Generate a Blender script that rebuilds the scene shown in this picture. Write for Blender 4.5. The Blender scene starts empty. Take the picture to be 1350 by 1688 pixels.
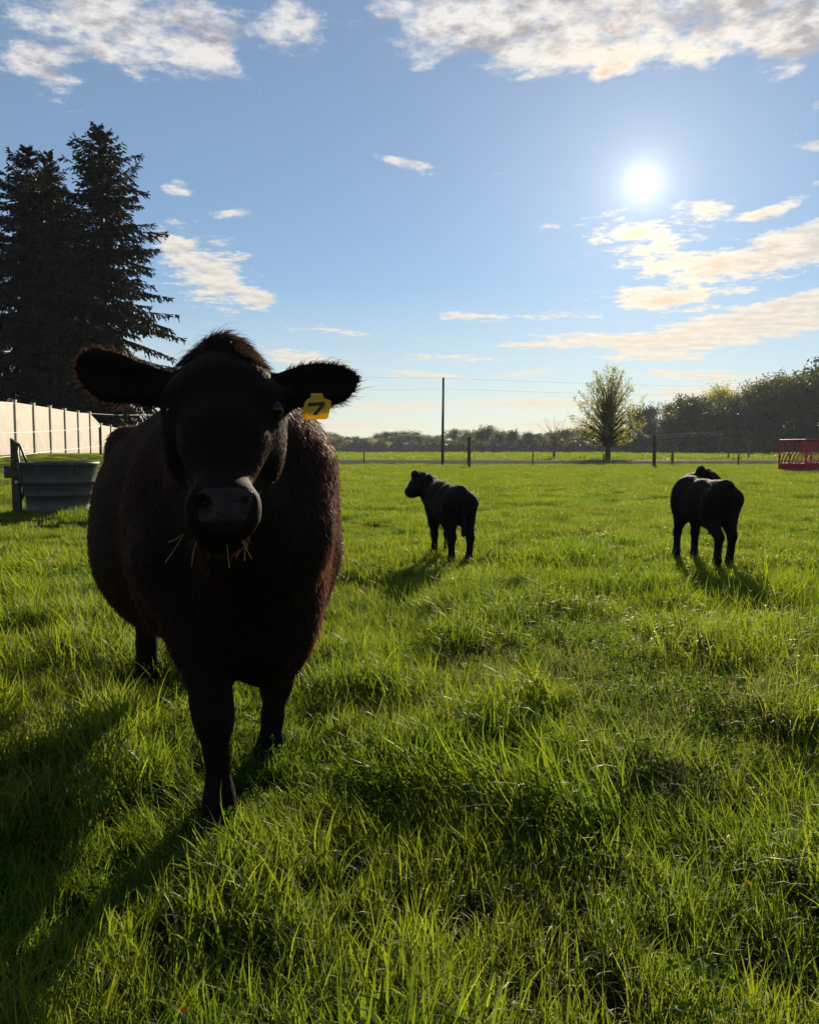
import bpy, math, random
import numpy as np
from mathutils import Vector, Matrix

random.seed(7)
rng = np.random.default_rng(7)
SC = bpy.context.scene
COL = SC.collection
R = math.radians

# ---------------------------------------------------------------- camera
FPX, CX, CY, HOR = 1350.0, 675.0, 844.0, 742.0      # focal length, centre and horizon in photo pixels
CAM_H = 1.12
PITCH = math.atan((CY - HOR) / FPX)
cam_data = bpy.data.cameras.new('camera')
cam_data.sensor_fit = 'HORIZONTAL'
cam_data.sensor_width = 36.0
cam_data.lens = 36.0
cam_data.clip_start = 0.05
cam_data.clip_end = 5000
cam = bpy.data.objects.new('camera', cam_data)
cam.location = (0, 0, CAM_H)
cam.rotation_euler = (math.pi / 2 - PITCH, 0, 0)
COL.objects.link(cam)
SC.camera = cam

_c, _s = math.cos(PITCH), math.sin(PITCH)
def ray(px, py):
    a, b = (px - CX) / FPX, (CY - py) / FPX
    return np.array([a, _c + b * _s, -_s + b * _c])
def at(px, py, depth):
    """the point seen at a photo pixel, depth metres ahead"""
    r = ray(px, py)
    return np.array([0, 0, CAM_H]) + r * (depth / r[1])
def on_ground(px, py, z=0.0):
    r = ray(px, py)
    return np.array([0, 0, CAM_H]) + r * ((z - CAM_H) / r[2])
def azel(px, py):
    r = ray(px, py); r = r / np.linalg.norm(r)
    return math.degrees(math.atan2(r[0], r[1])), math.degrees(math.asin(r[2]))

SUN_AZ, SUN_EL = azel(1060, 300)
SUN_DIR = ray(1060, 300) / np.linalg.norm(ray(1060, 300))

# ---------------------------------------------------------------- node helper
class E:
    """a socket with arithmetic, so that node trees read as formulas"""
    def __init__(s, nt, sock): s.nt, s.sock = nt, sock
    def put(s, inp, v):
        if isinstance(v, E): s.nt.links.new(v.sock, inp)
        else: inp.default_value = v
    def m(s, op, b=None, c=None, clamp=False):
        n = s.nt.nodes.new('ShaderNodeMath'); n.operation = op; n.use_clamp = clamp
        s.put(n.inputs[0], s)
        if b is not None: s.put(n.inputs[1], b)
        if c is not None: s.put(n.inputs[2], c)
        return E(s.nt, n.outputs[0])
    def __add__(s, b): return s.m('ADD', b)
    def __sub__(s, b): return s.m('SUBTRACT', b)
    def __mul__(s, b): return s.m('MULTIPLY', b)
    def __truediv__(s, b): return s.m('DIVIDE', b)
    def neg(s): return s.m('MULTIPLY', -1.0)
    def max(s, b): return s.m('MAXIMUM', b)
    def min(s, b): return s.m('MINIMUM', b)
    def exp(s): return s.m('EXPONENT')
    def step(s, lo, hi, a=0.0, b=1.0):
        n = s.nt.nodes.new('ShaderNodeMapRange'); n.interpolation_type = 'SMOOTHSTEP'
        s.put(n.inputs[0], s)
        for i, v in zip((1, 2, 3, 4), (lo, hi, a, b)): s.put(n.inputs[i], v)
        return E(s.nt, n.outputs[0])
    def lin(s, lo, hi, a=0.0, b=1.0):
        n = s.nt.nodes.new('ShaderNodeMapRange'); n.clamp = True
        s.put(n.inputs[0], s)
        for i, v in zip((1, 2, 3, 4), (lo, hi, a, b)): s.put(n.inputs[i], v)
        return E(s.nt, n.outputs[0])
def combine(nt, x, y, z):
    n = nt.nodes.new('ShaderNodeCombineXYZ'); e = E(nt, None)
    for i, v in enumerate((x, y, z)): e.put(n.inputs[i], v)
    return E(nt, n.outputs[0])
def split3(e):
    n = e.nt.nodes.new('ShaderNodeSeparateXYZ'); e.nt.links.new(e.sock, n.inputs[0])
    return [E(e.nt, o) for o in n.outputs]
def noise(vec, scale, detail=4, rough=0.55, dist=0.0, nt=None):
    nt = nt or vec.nt
    n = nt.nodes.new('ShaderNodeTexNoise')
    if vec is not None: nt.links.new(vec.sock, n.inputs['Vector'])
    n.inputs['Scale'].default_value = scale; n.inputs['Detail'].default_value = detail
    n.inputs['Roughness'].default_value = rough; n.inputs['Distortion'].default_value = dist
    return E(nt, n.outputs['Fac'])
def mix(nt, fac, a, b, blend='MIX'):
    n = nt.nodes.new('ShaderNodeMix'); n.data_type = 'RGBA'; n.blend_type = blend
    n.clamp_result = False
    e = E(nt, None)
    ins = {i.identifier: i for i in n.inputs}
    for key, v in (('Factor_Float', fac), ('A_Color', a), ('B_Color', b)):
        if isinstance(v, tuple) and len(v) == 3: v = (*v, 1)
        e.put(ins[key], v)
    return E(nt, [o for o in n.outputs if o.identifier == 'Result_Color'][0])
def vscale(e, f):
    n = e.nt.nodes.new('ShaderNodeVectorMath'); n.operation = 'SCALE'
    e.nt.links.new(e.sock, n.inputs[0]); e.put(n.inputs['Scale'], f)
    return E(e.nt, n.outputs[0])

# ---------------------------------------------------------------- sky
world = bpy.data.worlds.new('World'); SC.world = world
world.use_nodes = True
world.cycles.sampling_method = 'MANUAL'; world.cycles.sample_map_resolution = 512
nt = world.node_tree
nt.nodes.clear()
SKY_STRENGTH = 0.085
tc = nt.nodes.new('ShaderNodeTexCoord')
D = E(nt, tc.outputs['Generated'])
dx, dy, dz = split3(D)
az = dx.m('ARCTAN2', dy) * (180 / math.pi)
el = dz.m('ARCSINE') * (180 / math.pi)
sky = nt.nodes.new('ShaderNodeTexSky'); sky.sky_type = 'NISHITA'
sky.sun_disc = False
sky.sun_elevation = R(SUN_EL); sky.sun_rotation = R(SUN_AZ)
sky.altitude = 200; sky.air_density = 1.0; sky.dust_density = 0.03; sky.ozone_density = 4.0
SKY = E(nt, sky.outputs[0])

zz = dz.max(0.0) + 0.06
plane = combine(nt, dx / zz, dy / zz, 0.0)
def noise2(vec, scale, detail, rough, dist=0.0):
    e = noise(vec, scale, detail, rough, dist); e.sock.node.noise_dimensions = '2D'
    return e
puff = noise2(plane, 6.5, 6, 0.60, 0.0)
fine = noise2(plane, 21.0, 4, 0.66, 0.0)
toward = combine(nt, dx / zz + 0.018, dy / zz - 0.075, 0.0)      # the same cloud a little further from the sun
puff_s = noise2(toward, 6.5, 4, 0.60, 0.0)
wisp = puff
# where the clouds stand: (photo x, y, half width, half height, tilt, amount) -> azimuth / elevation
BLOBS = [
    (150, 20, 190, 62, 0, .55), (330, 75, 120, 62, 0, .42), (480, 25, 60, 50, 0, .40), (85, 118, 60, 36, 0, .40), (20, 90, 40, 24, 0, .22), (180, 95, 50, 14, 10, .24),
    (760, 20, 170, 80, 0, .60), (940, 45, 130, 72, 0, .55), (1090, 35, 110, 62, 0, .55), (1240, 25, 140, 60, 0, .58), (1320, 75, 70, 50, 0, .45), (1005, 112, 36, 14, -20, .26),
    (350, 450, 85, 58, 22, .46), (430, 495, 36, 16, 8, .36), (280, 400, 40, 30, 20, .25), (295, 308, 36, 20, -8, .30), (380, 352, 42, 10, -5, .30),
    (690, 275, 46, 14, 8, .34), (640, 262, 36, 10, 10, .24),
    (1060, 385, 95, 26, 4, .52), (1165, 345, 52, 24, 6, .46), (1000, 350, 40, 8, -14, .28), (1240, 430, 170, 36, -10, .52), (1090, 432, 120, 22, 4, .44), (1340, 395, 90, 40, -10, .42),
    (1300, 335, 90, 18, -22, .36), (1250, 352, 40, 10, -10, .30), (1340, 240, 40, 14, -4, .36), (1345, 175, 25, 25, 0, .26),
    (1075, 496, 90, 22, 4, .46), (1230, 535, 170, 32, -8, .54), (1010, 562, 120, 14, 4, .44), (1345, 505, 90, 30, -6, .40),
    (900, 373, 56, 8, 2, .26), (780, 521, 70, 9, 3, .32), (860, 569, 80, 7, 2, .28),
    (700, 618, 80, 8, 4, .30), (500, 590, 90, 14, 4, .34), (1150, 618, 130, 9, 4, .34), (640, 672, 110, 10, 0, .30), (880, 665, 150, 12, 0, .34), (870, 615, 60, 7, -4, .24),
    (1180, 645, 150, 14, 0, .34), (560, 545, 90, 10, 3, .20), (750, 590, 120, 8, 2, .22), (1080, 590, 140, 9, 2, .26), (920, 520, 80, 8, 2, .22), (1200, 480, 120, 10, -4, .20), (120, 180, 60, 12, 8, .14), (230, 130, 40, 12, 0, .16), (560, 60, 30, 20, 0, .16), (590, 230, 60, 10, 10, .12), (1255, 190, 40, 14, 0, .14), (560, 700, 140, 12, 0, .28), (960, 700, 180, 12, 0, .30),
]
cover = None
AZEL = combine(nt, az, el, 0.0)
for (bx, by, w, h, tilt, amt) in BLOBS:
    a0, e0 = azel(bx, by)
    if by > 500: amt *= 1.3
    if w < 64 and by < 420: amt *= 1.22
    if bx > 960 and 320 < by < 450: amt *= 0.86
    k = math.degrees(1 / FPX) * (math.cos(math.atan((bx - CX) / FPX)) ** 1.5)
    mp = nt.nodes.new('ShaderNodeMapping'); mp.vector_type = 'TEXTURE'
    mp.inputs['Location'].default_value = (a0, e0, 0)
    mp.inputs['Rotation'].default_value = (0, 0, R(-tilt))
    mp.inputs['Scale'].default_value = (w * k * 1.4, h * k * 1.4, 1)
    nt.links.new(AZEL.sock, mp.inputs['Vector'])
    gr = nt.nodes.new('ShaderNodeTexGradient'); gr.gradient_type = 'SPHERICAL'
    nt.links.new(mp.outputs[0], gr.inputs[0])
    g = E(nt, gr.outputs['Fac'])
    cover = g * (amt * 1.25) if cover is None else g.m('MULTIPLY_ADD', amt * 1.25, cover)
cover = cover.min(0.62)
# beyond the frame the sky goes on in the same broken way
out = (az.m('ABSOLUTE').step(26, 36)).max(el.step(29, 36))
big = noise2(plane, 0.55, 2, 0.5)
cover = cover + out * (big.step(0.40, 0.66) * 0.5)
field = puff
dens = field * 0.80 + fine * 0.54 + cover * 1.0 - el.lin(6, 26, 0.83, 0.955)
alpha = dens.step(-0.02, el.lin(8, 24, 0.26, 0.38))
thick = dens.step(0.20, 0.55)
cosang = dx * float(SUN_DIR[0]) + dy * float(SUN_DIR[1]) + dz * float(SUN_DIR[2])
ang = cosang.min(1.0).m('ARCCOSINE') * (180 / math.pi)
near = (ang * ang * -1 / 42.0).exp()
hz = el.lin(0, 22)
bright = mix(nt, hz, (0.80, 0.71, 0.56), (0.78, 0.75, 0.72))
shade = mix(nt, hz, (0.62, 0.56, 0.47), (0.31, 0.305, 0.345))
relief = fine
shd = (thick * 0.55 + (puff_s - puff) * 3.6 + relief.step(0.4, 0.7) * 0.22 + 0.10).max(0.0).min(1.0)
ccol = mix(nt, shd * el.lin(4, 27, 0.35, 1.0), bright, shade)
ccol = mix(nt, near, ccol, mix(nt, thick, (1.15, 0.95, 0.62), (1.05, 0.64, 0.24)))
# pale veil low over the fields, where the sky is seen through most air
basec = mix(nt, 0.17, vscale(SKY, SKY_STRENGTH), (0.54, 0.66, 0.72))
basec = mix(nt, el.lin(0.0, 11.0, 0.50, 0.0), basec, (0.80, 0.74, 0.60))
SKYCOL = mix(nt, alpha * 0.94, basec, ccol)
disc = ang.step(0.25, 0.80, 1.0, 0.0)
aure = (ang * -1 / 0.9).exp() * 0.9 + (ang * -1 / 7.5).exp() * 0.30
glow = mix(nt, 1.0, SKYCOL, vscale(combine(nt, 1.0, 0.92, 0.78), disc * 9.0 + aure), 'ADD')
bg = nt.nodes.new('ShaderNodeBackground')
nt.links.new(vscale(glow, 1.0 / SKY_STRENGTH).sock, bg.inputs['Color'])
bg.inputs['Strength'].default_value = SKY_STRENGTH * 0.59
wo = nt.nodes.new('ShaderNodeOutputWorld')
nt.links.new(bg.outputs[0], wo.inputs['Surface'])

# ---------------------------------------------------------------- sun
sun_data = bpy.data.lights.new('sun', 'SUN')
sun_data.energy = 5.0; sun_data.angle = R(0.55); sun_data.color = (1.0, 0.85, 0.62)
sun = bpy.data.objects.new('sun', sun_data)
sun.rotation_euler = Vector(SUN_DIR).to_track_quat('Z', 'Y').to_euler()
sun.location = (12, 40, 18)
COL.objects.link(sun)

# ---------------------------------------------------------------- exposure and renderer
vs = SC.view_settings
SC.display_settings.display_device = 'sRGB'
vs.view_transform = 'Standard'; vs.look = 'None'; vs.exposure = 0.95; vs.gamma = 1.0
vs.use_curve_mapping = False
cy = SC.cycles
cy.max_bounces = 6; cy.diffuse_bounces = 2; cy.glossy_bounces = 2; cy.transmission_bounces = 3
cy.transparent_max_bounces = 6; cy.volume_bounces = 0
cy.sample_clamp_indirect = 4.0
cy.use_denoising = True
cy.denoiser = 'OPENIMAGEDENOISE'
cy.caustics_reflective = False; cy.caustics_refractive = False

# ---------------------------------------------------------------- materials
def new_mat(name):
    m = bpy.data.materials.new(name); m.use_nodes = True
    t = m.node_tree; t.nodes.clear()
    o = t.nodes.new('ShaderNodeOutputMaterial')
    return m, t, o
def principled(t, color, rough=0.7, spec=0.3, metal=0.0):
    n = t.nodes.new('ShaderNodeBsdfPrincipled'); e = E(t, None)
    if isinstance(color, tuple): color = (*color[:3], 1)
    e.put(n.inputs['Base Color'], color)
    e.put(n.inputs['Roughness'], rough); e.put(n.inputs['Specular IOR Level'], spec)
    n.inputs['Metallic'].default_value = metal
    return n
def position(t):
    return E(t, t.nodes.new('ShaderNodeNewGeometry').outputs['Position'])
def objcoord(t):
    return E(t, t.nodes.new('ShaderNodeTexCoord').outputs['Object'])
def bump(t, height, strength, dist, node):
    b = t.nodes.new('ShaderNodeBump'); b.inputs['Strength'].default_value = strength
    b.inputs['Distance'].default_value = dist
    t.links.new(height.sock, b.inputs['Height'])
    t.links.new(b.outputs[0], node.inputs['Normal'])
def simple(name, color, rough=0.7, spec=0.3, var=0.25, scale=8.0, bumps=0.0, metal=0.0):
    """one base colour with worn, uneven tone and fine relief"""
    m, t, o = new_mat(name)
    co = objcoord(t)
    n1 = noise(co, scale, 5, 0.6)
    lo = tuple(c * (1 - var) for c in color); hi = tuple(min(1, c * (1 + var)) for c in color)
    p = principled(t, mix(t, n1.step(0.3, 0.7), lo, hi), rough, spec, metal)
    if bumps: bump(t, noise(co, scale * 4, 4, 0.6), bumps, 0.01, p)
    t.links.new(p.outputs[0], o.inputs[0])
    return m
def leafy(name, base, trans, amount=0.5, rough=0.5, spec=0.3, var=0.3, attr=None):
    """thin leaf: reflects one colour and lets another through"""
    m, t, o = new_mat(name)
    rnd = E(t, t.nodes.new('ShaderNodeNewGeometry').outputs['Random Per Island'])
    ca, cb = base, trans
    k = rnd.lin(0, 1, 1 - var, 1 + var)
    col1 = vscale(mix(t, 0.0, base, base), k); col2 = vscale(mix(t, 0.0, trans, trans), k)
    p = principled(t, col1, rough, spec)
    tr = t.nodes.new('ShaderNodeBsdfTranslucent'); t.links.new(col2.sock, tr.inputs[0])
    mx = t.nodes.new('ShaderNodeMixShader'); mx.inputs[0].default_value = amount
    t.links.new(p.outputs[0], mx.inputs[1]); t.links.new(tr.outputs[0], mx.inputs[2])
    t.links.new(mx.outputs[0], o.inputs[0])
    return m

# ---------------------------------------------------------------- mesh helpers
def tag(o, label=None, cat=None, group=None, kind=None):
    if label: o['label'] = label
    if cat: o['category'] = cat
    if group: o['group'] = group
    if kind: o['kind'] = kind
    return o
def link(name, mesh, parent=None, loc=None):
    o = bpy.data.objects.new(name, mesh); COL.objects.link(o)
    if loc is not None: o.location = loc
    if parent is not None: o.parent = parent
    return o
def empty(name, loc=(0, 0, 0), rz=0.0):
    o = bpy.data.objects.new(name, None); o.empty_display_size = 0.2
    o.location = loc; o.rotation_euler = (0, 0, rz); COL.objects.link(o)
    return o
def copy_tree(o, parent=None):
    c = o.copy(); COL.objects.link(c); c.parent = parent
    for ch in list(o.children): copy_tree(ch, c)
    return c
def np_mesh(name, verts, faces_list, mats, smooth=False, mat_index=None):
    """faces_list: arrays of tris / quads"""
    me = bpy.data.meshes.new(name)
    verts = np.asarray(verts, np.float32)
    loops, starts, n = [], [], 0
    for f in faces_list:
        f = np.asarray(f, np.int32)
        if len(f) == 0: continue
        k = f.shape[1]
        loops.append(f.ravel()); starts.append(n + np.arange(len(f)) * k); n += f.size
    loops = np.concatenate(loops); starts = np.concatenate(starts).astype(np.int32)
    me.vertices.add(len(verts)); me.vertices.foreach_set('co', verts.ravel())
    me.loops.add(len(loops)); me.loops.foreach_set('vertex_index', loops.astype(np.int32))
    me.polygons.add(len(starts)); me.polygons.foreach_set('loop_start', starts)
    for m in mats: me.materials.append(m)
    if mat_index is not None: me.polygons.foreach_set('material_index', np.asarray(mat_index, np.int32))
    me.polygons.foreach_set('use_smooth', np.full(len(starts), smooth))
    me.update(calc_edges=True); me.validate()
    return me
class MB:
    """collects simple shapes into one mesh"""
    def __init__(s): s.v, s.f, s.mi = [], [], []
    def add(s, vs, fs, mi=0):
        b = len(s.v); s.v += [tuple(map(float, v)) for v in vs]
        s.f += [tuple(b + i for i in f) for f in fs]; s.mi += [mi] * len(fs)
    def box(s, lo, hi, mi=0, M=None):
        x0, y0, z0 = lo; x1, y1, z1 = hi
        vs = [(x0,y0,z0),(x1,y0,z0),(x1,y1,z0),(x0,y1,z0),(x0,y0,z1),(x1,y0,z1),(x1,y1,z1),(x0,y1,z1)]
        if M is not None: vs = [tuple(M @ Vector(v)) for v in vs]
        s.add(vs, [(0,3,2,1),(4,5,6,7),(0,1,5,4),(1,2,6,5),(2,3,7,6),(3,0,4,7)], mi)
    def tube(s, pts, rad, n=6, mi=0, caps=True):
        pts = [np.asarray(p, float) for p in pts]
        if not hasattr(rad, '__len__'): rad = [rad] * len(pts)
        rings = []
        for i, p in enumerate(pts):
            d = pts[min(i + 1, len(pts) - 1)] - pts[max(i - 1, 0)]
            d = d / (np.linalg.norm(d) + 1e-9)
            a = np.cross(d, (0, 0, 1) if abs(d[2]) < 0.9 else (1, 0, 0)); a /= np.linalg.norm(a)
            b = np.cross(d, a)
            rings.append([p + rad[i] * (math.cos(t) * a + math.sin(t) * b) for t in np.arange(n) * 2 * math.pi / n])
        vs = [v for r in rings for v in r]
        fs = []
        for i in range(len(pts) - 1):
            for j in range(n):
                k = (j + 1) % n
                fs.append((i*n+j, i*n+k, (i+1)*n+k, (i+1)*n+j))
        if caps: fs += [tuple(range(n))[::-1], tuple(range((len(pts)-1)*n, len(pts)*n))]
        s.add(vs, fs, mi)
    def lathe(s, prof, n=32, c=(0, 0, 0), mi=0, sx=1.0, sy=1.0):
        vs, fs = [], []
        for (r, z) in prof:
            for j in range(n):
                t = j * 2 * math.pi / n
                vs.append((c[0] + sx * r * math.cos(t), c[1] + sy * r * math.sin(t), c[2] + z))
        for i in range(len(prof) - 1):
            for j in range(n):
                k = (j + 1) % n
                fs.append((i*n+j, i*n+k, (i+1)*n+k, (i+1)*n+j))
        s.add(vs, fs, mi)
    def prism(s, poly, off, mi=0):
        """polygon (3D points) extruded by vector off"""
        n = len(poly); off = np.asarray(off, float)
        vs = [np.asarray(p, float) for p in poly] + [np.asarray(p, float) + off for p in poly]
        fs = [tuple(range(n))[::-1], tuple(range(n, 2*n))] + [(i, (i+1) % n, n + (i+1) % n, n + i) for i in range(n)]
        s.add(vs, fs, mi)
    def mesh(s, name, mats, smooth=False):
        me = bpy.data.meshes.new(name); me.from_pydata(s.v, [], s.f)
        for m in (mats if isinstance(mats, list) else [mats]): me.materials.append(m)
        me.polygons.foreach_set('material_index', s.mi)
        me.polygons.foreach_set('use_smooth', [smooth] * len(s.f))
        me.update()
        return me
    def build(s, name, mats, parent=None, smooth=False, loc=None):
        return link(name, s.mesh(name, mats, smooth), parent, loc)
# ================================================================= terrain
def sstep(a, b, x):
    t = np.clip((np.asarray(x, float) - a) / (b - a), 0, 1)
    return t * t * (3 - 2 * t)
def vnoise(x, y, seed=0):
    """smooth value noise, 0..1"""
    x = np.asarray(x, float); y = np.asarray(y, float)
    xi, yi = np.floor(x).astype(np.int64), np.floor(y).astype(np.int64)
    fx, fy = x - xi, y - yi
    fx = fx * fx * (3 - 2 * fx); fy = fy * fy * (3 - 2 * fy)
    def h(i, j):
        n = (i * 374761393 + j * 668265263 + seed * 144269) & 0x7fffffff
        n = ((n ^ (n >> 13)) * 1274126177) & 0x7fffffff
        return ((n ^ (n >> 16)) & 0xffff) / 65535.0
    return (h(xi, yi) * (1 - fx) + h(xi + 1, yi) * fx) * (1 - fy) + (h(xi, yi + 1) * (1 - fx) + h(xi + 1, yi + 1) * fx) * fy
ROAD0, ROAD1, ROADZ = 75.0, 82.0, 0.12
def ground_z(x, y):
    x = np.asarray(x, float); y = np.asarray(y, float)
    ys = np.maximum(y, 0.5)
    rise = 0.95 * sstep(6, 30, y) * sstep(-0.20, -0.39, x / ys)
    und = (vnoise(x / 1.7, y / 1.7, 3) - 0.5) * 0.05 + (vnoise(x / 0.6, y / 0.6, 5) - 0.5) * 0.03
    und = und * sstep(62, 40, y)
    bank = ROADZ * sstep(62, 73.5, y) * sstep(96, 83.5, y)
    return rise + und + bank

def ground_sheet():
    def axis(parts):
        out = [parts[0][0]]
        for (a, b, n) in parts: out += list(a + (b - a) * (np.arange(1, n + 1) / n))
        return np.array(out)
    xs = axis([(-1500, -200, 10), (-200, -30, 24), (-30, -8, 40), (-8, 8, 80), (8, 40, 50), (40, 200, 24), (200, 1500, 10)])
    ys = axis([(-60, -2, 12), (-2, 12, 90), (12, 40, 90), (40, 100, 90), (100, 300, 30), (300, 2500, 14)])
    X, Y = np.meshgrid(xs, ys, indexing='ij')
    V = np.stack([X, Y, ground_z(X, Y)], -1).reshape(-1, 3)
    nx, ny = len(xs), len(ys)
    i, j = np.meshgrid(np.arange(nx - 1), np.arange(ny - 1), indexing='ij')
    a = (i * ny + j).ravel()
    F = np.stack([a, a + ny, a + ny + 1, a + 1], 1)
    m, t, o = new_mat('meadow_soil')
    P = position(t); px, py, pz = split3(P)
    far = py.step(60, 84)
    n1 = noise(P, 0.9, 5, 0.6); n2 = noise(P, 14.0, 4, 0.6); n3 = noise(P, 0.06, 3, 0.5)
    soil = mix(t, n2.step(0.35, 0.7), (0.010, 0.012, 0.005), (0.022, 0.028, 0.010))
    crop = mix(t, n3.step(0.3, 0.7), (0.085, 0.125, 0.018), (0.120, 0.150, 0.024))
    crop = mix(t, n1.step(0.4, 0.75) * 0.5, crop, (0.060, 0.085, 0.016))
    lawn = mix(t, noise(P, 2.0, 5, 0.6).step(0.3, 0.7), (0.055, 0.075, 0.020), (0.085, 0.100, 0.028))
    c = mix(t, pz.step(0.40, 0.62), soil, lawn)
    p = principled(t, mix(t, far, c, crop), 1.0, 0.0)
    bump(t, n2, 0.5, 0.05, p)
    t.links.new(p.outputs[0], o.inputs[0])
    ob = link('ground', np_mesh('ground', V, [F], [m], True))
    tag(ob, kind='structure')
ground_sheet()

def strip(name, y0, y1, mat, lift, ny=2, x0=-900, x1=900):
    xs = np.concatenate([np.linspace(x0, -100, 9), np.linspace(-95, 95, 60), np.linspace(100, x1, 9)])
    ys = np.linspace(y0, y1, ny)
    X, Y = np.meshgrid(xs, ys, indexing='ij')
    Z = ground_z(X, Y) + lift
    n = len(ys); i, j = np.meshgrid(np.arange(len(xs) - 1), np.arange(n - 1), indexing='ij'); a = (i * n + j).ravel()
    ob = link(name, np_mesh(name, np.stack([X, Y, Z], -1).reshape(-1, 3), [np.stack([a, a + n, a + n + 1, a + 1], 1)], [mat], True))
    return tag(ob, kind='structure')
m, t, o = new_mat('worn_asphalt')
P = position(t)
p = principled(t, mix(t, noise(P, 3.0, 6, 0.6).step(0.3, 0.7), (0.085, 0.085, 0.09), (0.11, 0.105, 0.10)), 1.0, 0.0)
bump(t, noise(P, 60, 3, 0.6), 0.3, 0.01, p); t.links.new(p.outputs[0], o.inputs[0])
strip('road', ROAD0, ROAD1, m, 0.012, 6)
m, t, o = new_mat('gravel_verge')
P = position(t)
p = principled(t, mix(t, noise(P, 1.4, 6, 0.65).step(0.35, 0.65), (0.075, 0.080, 0.040), (0.125, 0.110, 0.080)), 1.0, 0.0)
bump(t, noise(P, 18, 4, 0.6), 0.8, 0.04, p); t.links.new(p.outputs[0], o.inputs[0])
strip('verge', 61.5, ROAD0 - 0.02, m, 0.006, 14)
m, t, o = new_mat('road_paint')
p = principled(t, (0.62, 0.60, 0.55), 0.6, 0.3); t.links.new(p.outputs[0], o.inputs[0])
for yy in (ROAD0 + 0.25, ROAD1 - 0.4):
    strip('road_line', yy, yy + 0.13, m, 0.018, 2)

# ================================================================= grass
def blade_clump(seed, n, radius, hmin, hmax, width, segs, lean=0.5):
    r = np.random.default_rng(seed)
    V, F4, F3, T = [], [], [], []
    k = 0
    for b in range(n):
        ang = r.uniform(0, 2 * math.pi); rad = radius * math.sqrt(r.uniform())
        x0, y0 = rad * math.cos(ang), rad * math.sin(ang)
        L = r.uniform(hmin, hmax) * (1.0 if r.uniform() > 0.1 else 1.25)
        head = r.uniform(0, 2 * math.pi)
        l0 = abs(r.normal(0, 0.20)); bend = r.gamma(1.8, 0.42) * lean * 2.0
        dead = r.uniform() < 0.03
        if dead: bend += 1.2
        w = width * r.uniform(0.55, 1.25)
        tw = r.uniform(-0.9, 0.9) + head + math.pi / 2
        pos = np.array([x0, y0, -0.01]); pit = l0
        tone = 2.0 if dead else r.uniform()
        base = k
        for s in range(segs + 1):
            t = s / segs
            ww = w * (1 - t ** 1.8) * (0.75 + 0.25 * min(1, t * 3)) * 0.5
            sx, sy = math.cos(tw + 0.5 * t), math.sin(tw + 0.5 * t)
            if s < segs:
                V += [(pos[0] - ww * sx, pos[1] - ww * sy, pos[2]), (pos[0] + ww * sx, pos[1] + ww * sy, pos[2])]
                T += [tone, tone]; k += 2
            else:
                V.append(tuple(pos)); T.append(tone); k += 1
            pit_here = l0 + bend * (t + 0.5 / segs) ** 1.5
            d = L / segs
            pos = pos + d * np.array([math.sin(pit_here) * math.cos(head), math.sin(pit_here) * math.sin(head), math.cos(pit_here)])
            if pos[2] < 0.015: pos[2] = 0.015
        for s in range(segs - 1):
            a = base + 2 * s; F4.append((a, a + 1, a + 3, a + 2))
        a = base + 2 * (segs - 1); F3.append((a, a + 1, a + 2))
    return np.array(V), F4, F3, np.array(T)

m, t, o = new_mat('grass_blade')
at_t = t.nodes.new('ShaderNodeAttribute'); at_t.attribute_name = 'tone'
tone = E(t, at_t.outputs['Fac'])
at_s = t.nodes.new('ShaderNodeAttribute'); at_s.attribute_name = 'straw'; at_s.attribute_type = 'INSTANCER'
straw = E(t, at_s.outputs['Fac'])
oi = E(t, t.nodes.new('ShaderNodeObjectInfo').outputs['Random'])
P = position(t)
patch = noise(P, 0.8, 3, 0.5)
g1 = mix(t, tone, (0.020, 0.056, 0.006), (0.050, 0.092, 0.010))
g1 = mix(t, patch.step(0.35, 0.68) * 0.6, g1, (0.062, 0.084, 0.014))
g2 = mix(t, tone, (0.135, 0.280, 0.012), (0.360, 0.460, 0.024))
g2 = mix(t, patch.step(0.35, 0.68) * 0.5, g2, (0.470, 0.500, 0.024))
dead = tone.step(1.4, 1.8).max(straw * tone.step(0.30, 0.55))
g1 = mix(t, dead, g1, (0.19, 0.165, 0.085)); g2 = mix(t, dead, g2, (0.26, 0.22, 0.10))
k = oi.lin(0, 1, 0.78, 1.2)
p = principled(t, vscale(g1, k), 0.50, 0.10)
tr = t.nodes.new('ShaderNodeBsdfTranslucent'); t.links.new(vscale(g2, k).sock, tr.inputs[0])
mx = t.nodes.new('ShaderNodeMixShader'); mx.inputs[0].default_value = 0.36
t.links.new(p.outputs[0], mx.inputs[1]); t.links.new(tr.outputs[0], mx.inputs[2]); t.links.new(mx.outputs[0], o.inputs[0])
GRASS = m

clumps = bpy.data.collections.new('grass_clumps')
def add_clump(*a, **kw):
    V, F4, F3, T = blade_clump(*a, **kw)
    me = np_mesh('grass_clump', V, [F4, F3] if F4 else [F3], [GRASS], True)
    at_ = me.attributes.new('tone', 'FLOAT', 'POINT'); at_.data.foreach_set('value', T.astype(np.float32))
    ob = bpy.data.objects.new('grass_clump', me); clumps.objects.link(ob)
for k in range(6): add_clump(100 + k, 60, 0.095, 0.08, 0.235, 0.0066, 6, lean=0.95)         # 0-5 near, upright
for k in range(3): add_clump(120 + k, 60, 0.11, 0.10, 0.25, 0.0066, 6, lean=1.35)           # 6-8 near, lying over
for k in range(4): add_clump(140 + k, 100, 0.22, 0.06, 0.150, 0.0090, 4, lean=0.75)         # 9-12 middle
for k in range(3): add_clump(160 + k, 130, 0.42, 0.06, 0.16, 0.013, 3, lean=0.7)            # 13-15 far
for k in range(2): add_clump(180 + k, 190, 2.0, 0.10, 0.28, 0.075, 2, lean=0.6)             # 16-17 field beyond the road
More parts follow.
